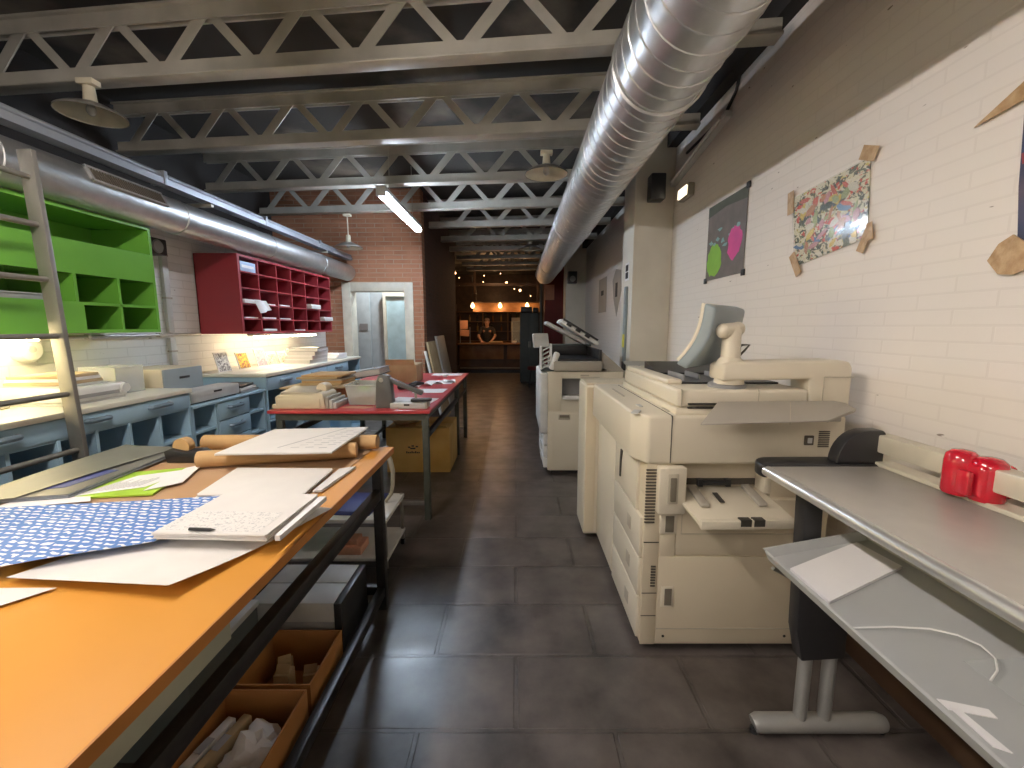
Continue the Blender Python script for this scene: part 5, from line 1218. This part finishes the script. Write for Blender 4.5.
for k, x in enumerate((-1.28, -.47, .33)):
    o = thing('pendant_bulb', 'glowing amber bulb over the bar, %s of three from the left' % ('first', 'second', 'third')[k], 'lamp', (x, 12.75, 1.95), 'amber bulbs over the bar')
    MB().lathe([(.001, 0), (.045, .02), (.06, .06), (.05, .10), (.025, .14), (.02, .17), (.001, .171)], (x, 12.75, 1.95), 16).build('bulb', em_bar, o)
    MB().cyl((x, 12.75, 2.11), (x, 12.75, 2.17), .024, 10).build('bulb_socket', m_black, o)
    MB().cyl((x, 12.75, 2.16), (x, 12.75, 3.32), .005, 6).build('cord', m_black, o)
# back bar: shelf unit with bottles
o = thing('bottle_shelf', 'dark wooden bottle shelf on the wall behind the bar', 'shelf', (-.7, 15.9, 0))
MB().box(-2.2, .7, 15.75, 15.79, 0, 2.2).box(-2.2, -2.15, 15.5, 15.75, 0, 2.2).box(.65, .70, 15.5, 15.75, 0, 2.2).build('carcass', m_woodd, o)
for z in (.9, 1.25, 1.6, 1.95): MB().box(-2.15, .65, 15.5, 15.75, z - .02, z).build('shelf_board', m_wood, o)
for x in (-1.2, -.3): MB().box(x - .02, x + .02, 15.48, 15.75, .88, 2.2).build('divider', m_wood, o)
random.seed(17)
bm_cols = [mat('bottle_glass_%d' % k, c, .15) for k, c in enumerate(((.03, .06, .02), (.16, .06, .01), (.30, .18, .06), (.02, .02, .02)))]
i = 0
for zi, z in enumerate((1.25, 1.6)):
    for k in range(9):
        x = -2.0 + k * .29 + random.uniform(-.04, .04)
        if abs(x + 1.2) < .06 or abs(x + .3) < .06: x += .1
        h = random.uniform(.22, .30)
        o = thing('bottle', 'bottle on the %s shelf behind the bar, %s from the left' % (('lower', 'upper')[zi], ('first', 'second', 'third', 'fourth', 'fifth', 'sixth', 'seventh', 'eighth', 'ninth')[k]), 'bottle', (x, 15.6, z), 'bottles behind the bar')
        MB().lathe([(.036, 0), (.036, h * .58), (.013, h * .72), (.013, h * .95), (.001, h * .95)], (x, 15.6, z), 12).build('glass', bm_cols[i % 4], o)
        MB().cyl((x, 15.6, z + h * .95), (x, 15.6, z + h), .014, 8).build('cap', m_old, o)
        i += 1
o = thing('display_fridge', 'small glass fronted fridge behind the bar at the right', 'fridge', (.2, 13.75, 0))
MB().box(-.15, .40, 13.9, 14.4, 0, .06).box(-.15, .40, 14.35, 14.4, .06, 1.62).box(-.15, -.11, 13.9, 14.35, .06, 1.62).box(.36, .40, 13.9, 14.35, .06, 1.62).box(-.15, .40, 13.9, 14.4, 1.58, 1.70).build('cabinet', m_plg, o)
MB().box(-.11, .36, 13.89, 13.90, .06, 1.58).build('glass_door', m_glass, o)
for z in (.9, 1.25): MB().box(-.11, .36, 13.92, 14.35, z, z + .015).build('rack', m_steel, o)
# things on the bar
one(MB().obox((-.62, 13.1, .935), (.42, .26, .05), Rz(6), .02), 'bread_tray', m_old, 'pale tray of bread lying on the bar in front of the barman', 'tray')
o = thing('beer_tap', 'thin silver beer tap on the bar near the dark cabinet', 'tap', (.30, 13.2, .906))
MB().tube([(.30, 13.2, .906), (.30, 13.2, 1.22), (.28, 13.16, 1.27), (.25, 13.12, 1.25)], .022, 10).build('column', m_alu, o)
MB().cyl((.29, 13.17, 1.26), (.29, 13.20, 1.36), .014, 8).build('handle', m_black, o)
one(MB().box(-.12, .02, 13.05, 13.16, .906, .98, .02), 'napkin_box', m_paper, 'small white napkin box on the bar', 'box')
o = thing('sheet_stand', 'thin stand holding salmon sheets at the left end of the bar', 'stand', (-1.6, 13.1, .906))
MB().box(-1.72, -1.70, 13.1, 13.12, .906, 1.62).box(-1.42, -1.40, 13.1, 13.12, .906, 1.40).box(-1.75, -1.37, 13.06, 13.16, .906, .918).build('frame', m_steel, o)
MB().box(-1.71, -1.47, 13.085, 13.10, 1.34, 1.60).build('upper_sheet', m_salmon, o); MB().obox((-1.57, 13.09, 1.22), (.28, .01, .19), Ry(4)).build('lower_sheet', m_salmon, o)
# glass partition posts left of the bar
o = thing('partition_frame', 'grey steel partition frame left of the bar', 'frame', (-1.86, 12.6, 0))
MB().box(-1.92, -1.80, 12.55, 12.65, 0, 2.1, .004).build('post', m_dgrey, o); MB().box(-1.80, 1.0, 12.57, 12.63, 2.58, 2.66).build('beam', m_woodd, o)
MB().box(-4.0, -1.92, 12.59, 12.60, .3, 2.1).build('glass_pane', m_glass, o)
# small lights high up in the bar
PTS = [(-1.85, 13.2, 3.02, 1), (-1.75, 13.4, 2.90, 0), (-1.3, 13.6, 3.0, 0), (-.95, 13.0, 2.92, 0), (-.5, 14, 3.1, 0), (-.28, 12.9, 2.70, 1), (-.05, 13.2, 2.55, 0), (.12, 12.9, 2.48, 1), (-1.7, 12.9, 2.62, 0), (-1.1, 14.6, 2.9, 0), (.45, 13.4, 2.35, 0)]
NB = ['at the far left end', 'second from the left', 'third from the left', 'fourth from the left', 'fifth from the left', 'sixth from the left', 'seventh from the left', 'eighth from the left', 'ninth from the left', 'tenth from the left', 'at the far right end']
order = sorted(range(len(PTS)), key=lambda k: PTS[k][0] / PTS[k][1])
for n_, k in enumerate(order):
    x, y, z, big = PTS[k]
    o = thing('string_bulb', 'tiny amber bulb high above the bar, ' + NB[n_], 'lamp', (x, y, z), 'small bulbs above the bar')
    MB().ball((x, y, z),   .036 if big else .016, 10).build('bulb', em_bar, o)
    MB().cyl((x, y, z + .02), (x, y, 3.32), .003, 5).build('cord', m_black, o)
# dark tall cabinet at the end of the aisle, red bench and notices on the red wall
o = thing('tall_cabinet', 'dark grey tall metal cabinet at the far end of the aisle', 'cabinet', (.4, 10.9, 0))
MB().box(.10, .56, 10.6, 10.95, .04, 1.74, .006).build('carcass', m_dgrey, o)
MB().box(.11, .33, 10.588, 10.6, .06, 1.72, .004).build('door', m_dgrey, o); MB().box(.335, .55, 10.588, 10.6, .06, 1.72, .004).build('door', m_dgrey, o)
MB().box(.12, .54, 10.62, 10.93, 0, .04).build('plinth', m_black, o)
MB().box(.31, .318, 10.575, 10.59, .9, 1.05).box(.345, .353, 10.575, 10.59, .9, 1.05).build('door_handles', m_steel, o)
o = thing('monitor', 'black monitor lying on top of the dark tall cabinet', 'monitor', (.3, 10.75, 1.741))
MB().box(.12, .40, 10.66, 10.78, 1.741, 1.90, .02).build('screen_housing', m_black, o); MB().box(.18, .34, 10.70, 10.86, 1.741, 1.76).build('stand', m_black, o)
one(MB().box(.42, .56, 10.66, 10.86, 1.741, 1.88, .03), 'black_case', m_black, 'small black case beside the monitor on the tall cabinet', 'case')
o = thing('pillar_post', 'thin grey steel post beside the tall cabinet', 'post', (.62, 10.7, 0))
MB().box(.59, .65, 10.7, 10.76, 0, 3.30).build('post', m_dgrey, o); MB().box(.55, .69, 10.66, 10.80, 0, .012).build('base_plate', m_dgrey, o)
one(MB().box(.73, .97, 10.985, 10.998, 2.08, 2.46), 'wall_notice', m_salmon, 'salmon coloured notice on the deep red wall under the duct end', 'notice')
o = thing('stool', 'dark red stool standing in front of the tall cabinet', 'stool', (.42, 9.8, 0))
MB().lathe([(.001, .42), (.15, .42), (.16, .44), (.16, .48), (.14, .50), (.001, .505)], (.42, 9.8, 0), 24).build('seat', m_leath, o)
for k in range(4):
    a = R(45 + 90 * k); MB().cyl((.42 + .10 * math.cos(a), 9.8 + .10 * math.sin(a), .42), (.42 + .17 * math.cos(a), 9.8 + .17 * math.sin(a), 0), .012, 8).build('leg', m_black, o)
o = thing('speaker', 'black speaker under the ceiling at the second pillar', 'speaker', (1.2, 8.9, 2.4))
MB().box(1.06, 1.24, 8.82, 9.0 - .002, 2.28, 2.52, .01).build('box_body', m_black, o); MB().lathe([(.06, 0), (.05, .006), (.001, .01)], (1.15, 8.82, 2.37), 16, Rx(90)).build('cone', m_grey, o)

# ------------------------------------------------------------------ barman: one skinned body, clothes and hair as children
def skin_body(name, verts, edges, radii, m, parent, sub=2):
    me = bpy.data.meshes.new(name); me.from_pydata(verts, edges, []); me.materials.append(m)
    ob = bpy.data.objects.new(name, me); C.objects.link(ob)
    if parent is not None: ob.parent = parent
    md = ob.modifiers.new('skin', 'SKIN')
    for i, r in enumerate(radii):
        sv = me.skin_vertices[0].data[i]; sv.radius = (r, r) if not isinstance(r, tuple) else r
        sv.use_root = (i == 0)
    ob.modifiers.new('sub', 'SUBSURF').levels = sub; ob.modifiers['sub'].render_levels = sub
    for p in me.polygons: p.use_smooth = True
    return ob
px, py = -.93, 13.86
root = thing('person', 'barman in a dark shirt bending over the bar with both hands on it', 'person', (px, py, 0))
V = []; Ed = []; Rr = []
def vtx(p, r, par=None):
    V.append(p); Rr.append(r)
    if par is not None: Ed.append((par, len(V) - 1))
    return len(V) - 1
pel = vtx((0, .10, .90), (.15, .11)); wa = vtx((0, .07, 1.04), (.135, .10), pel); chs = vtx((0, -.02, 1.24), (.165, .115), wa); nk0 = vtx((0, -.07, 1.37), .075, chs)
nk = vtx((0, -.10, 1.43), .055, nk0); hd0 = vtx((0, -.13, 1.49), (.07, .085), nk); hd1 = vtx((0, -.145, 1.56), (.078, .095), hd0); hd2 = vtx((0, -.14, 1.63), (.06, .075), hd1)
for s in (-1, 1):
    hp = vtx((s * .09, .10, .84), .095, pel); kn = vtx((s * .10, .09, .48), .062, hp); an = vtx((s * .10, .11, .09), .042, kn); to = vtx((s * .11, -.05, .035), .035, an)
    sh = vtx((s * .19, -.04, 1.33), .062, chs); el = vtx((s * .27, -.20, 1.11), .045, sh); wr = vtx((s * .16, -.43, .965), .031, el); pm = vtx((s * .14, -.50, .945), (.038, .022), wr)
    for k in range(4):
        f1 = vtx((s * (.14 + (k - 1.5) * .020), -.55 + .006 * abs(k - 1.4), .938), .010, pm); f2 = vtx((s * (.14 + (k - 1.5) * .023), -.585 + .012 * abs(k - 1.4), .922), .0085, f1)
    t1 = vtx((s * .105, -.50, .938), .011, pm); vtx((s * .085, -.53, .925), .0095, t1)
body = skin_body('body', V, Ed, Rr, m_skin, root)
# face
MB().ball((-.028, -.228, 1.565), (.012, .008, .007), 8).ball((.028, -.228, 1.565), (.012, .008, .007), 8).build('eyes', m_black, root, local=True)
MB().ball((0, -.245, 1.54), (.013, .018, .022), 8).ball((-.082, -.14, 1.55), (.012, .02, .03), 8).ball((.082, -.14, 1.55), (.012, .02, .03), 8).build('nose_and_ears', m_skin, root, local=True)
MB().ball((0, -.228, 1.505), (.022, .008, .005), 8).build('mouth', m_leath, root, local=True)
MB().ball((0, -.125, 1.625), (.086, .10, .062), 14).ball((0, -.075, 1.58), (.082, .065, .075), 12).build('hair', m_hair, root, local=True)
V = []; Ed = []; Rr = []
b0 = vtx((0, .10, .88), (.165, .125)); b1 = vtx((0, .07, 1.04), (.165, .155), b0); b2 = vtx((0, -.02, 1.24), (.195, .185), b1); b3 = vtx((0, -.085, 1.40), (.092, .085), b2)
for s in (-1, 1):
    a = vtx((s * .19, -.04, 1.335), .077, b2); b = vtx((s * .265, -.19, 1.125), .060, a)
skin_body('shirt', V, Ed, Rr, m_shirt, root)
V = []; Ed = []; Rr = []
b0 = vtx((0, .10, .90), (.158, .118))
for s in (-1, 1):
    a = vtx((s * .09, .10, .84), .104, b0); b = vtx((s * .10, .09, .48), .074, a); vtx((s * .10, .11, .10), .060, b)
skin_body('trousers', V, Ed, Rr, m_black, root)
# point lights: the bar bulbs, the back bar, then added fills
def point(name, loc, col, e, r=.06):
    l = bpy.data.lights.new(name, 'POINT'); l.energy = e; l.color = col; l.shadow_soft_size = r
    ob = bpy.data.objects.new(name, l); C.objects.link(ob); ob.location = loc; return ob
for k, x in enumerate((-1.28, -.47, .33)): point('bar_bulb_light', (x, 12.75, 1.90), (1, .55, .24), 5)
point('back_bar_light', (-.8, 15.1, 2.5), (1, .55, .24), 4)
point('bar_floor_fill', (-.6, 12.0, 2.9), (1, .60, .32), 9)  # added fill that warms the floor before the bar, no lamp there
point('corridor_fill', (-2.0, 7.1, 2.6), (.85, .95, 1), 45)  # unseen source, added to brighten the corridor behind the doorway
# ------------------------------------------------------------------ camera and view
cam = bpy.data.cameras.new('camera'); co = bpy.data.objects.new('camera', cam); C.objects.link(co)
co.location = (0, 0, 1.4)
PIT = math.atan(57 / 425.)
co.rotation_euler = (math.pi / 2 - PIT, 0, 0)
cam.sensor_fit = 'HORIZONTAL'; cam.sensor_width = 36; cam.lens = 425 / 1024 * 36
cam.shift_x = -4 / 1024; cam.clip_start = .02; cam.clip_end = 60
sc.camera = co
w = bpy.data.worlds.new('world'); sc.world = w; w.use_nodes = True
w.node_tree.nodes['Background'].inputs[0].default_value = (.5, .5, .55, 1); w.node_tree.nodes['Background'].inputs[1].default_value = .02
sc.view_settings.view_transform = 'Standard'; sc.view_settings.look = 'None'
sc.view_settings.gamma = 1; sc.view_settings.use_curve_mapping = False
sc.view_settings.exposure = 0.9
sc.cycles.max_bounces = 8; sc.cycles.diffuse_bounces = 5; sc.cycles.glossy_bounces = 4; sc.cycles.transparent_max_bounces = 12
sc.cycles.sample_clamp_indirect = 6
sc.cycles.use_denoising = True
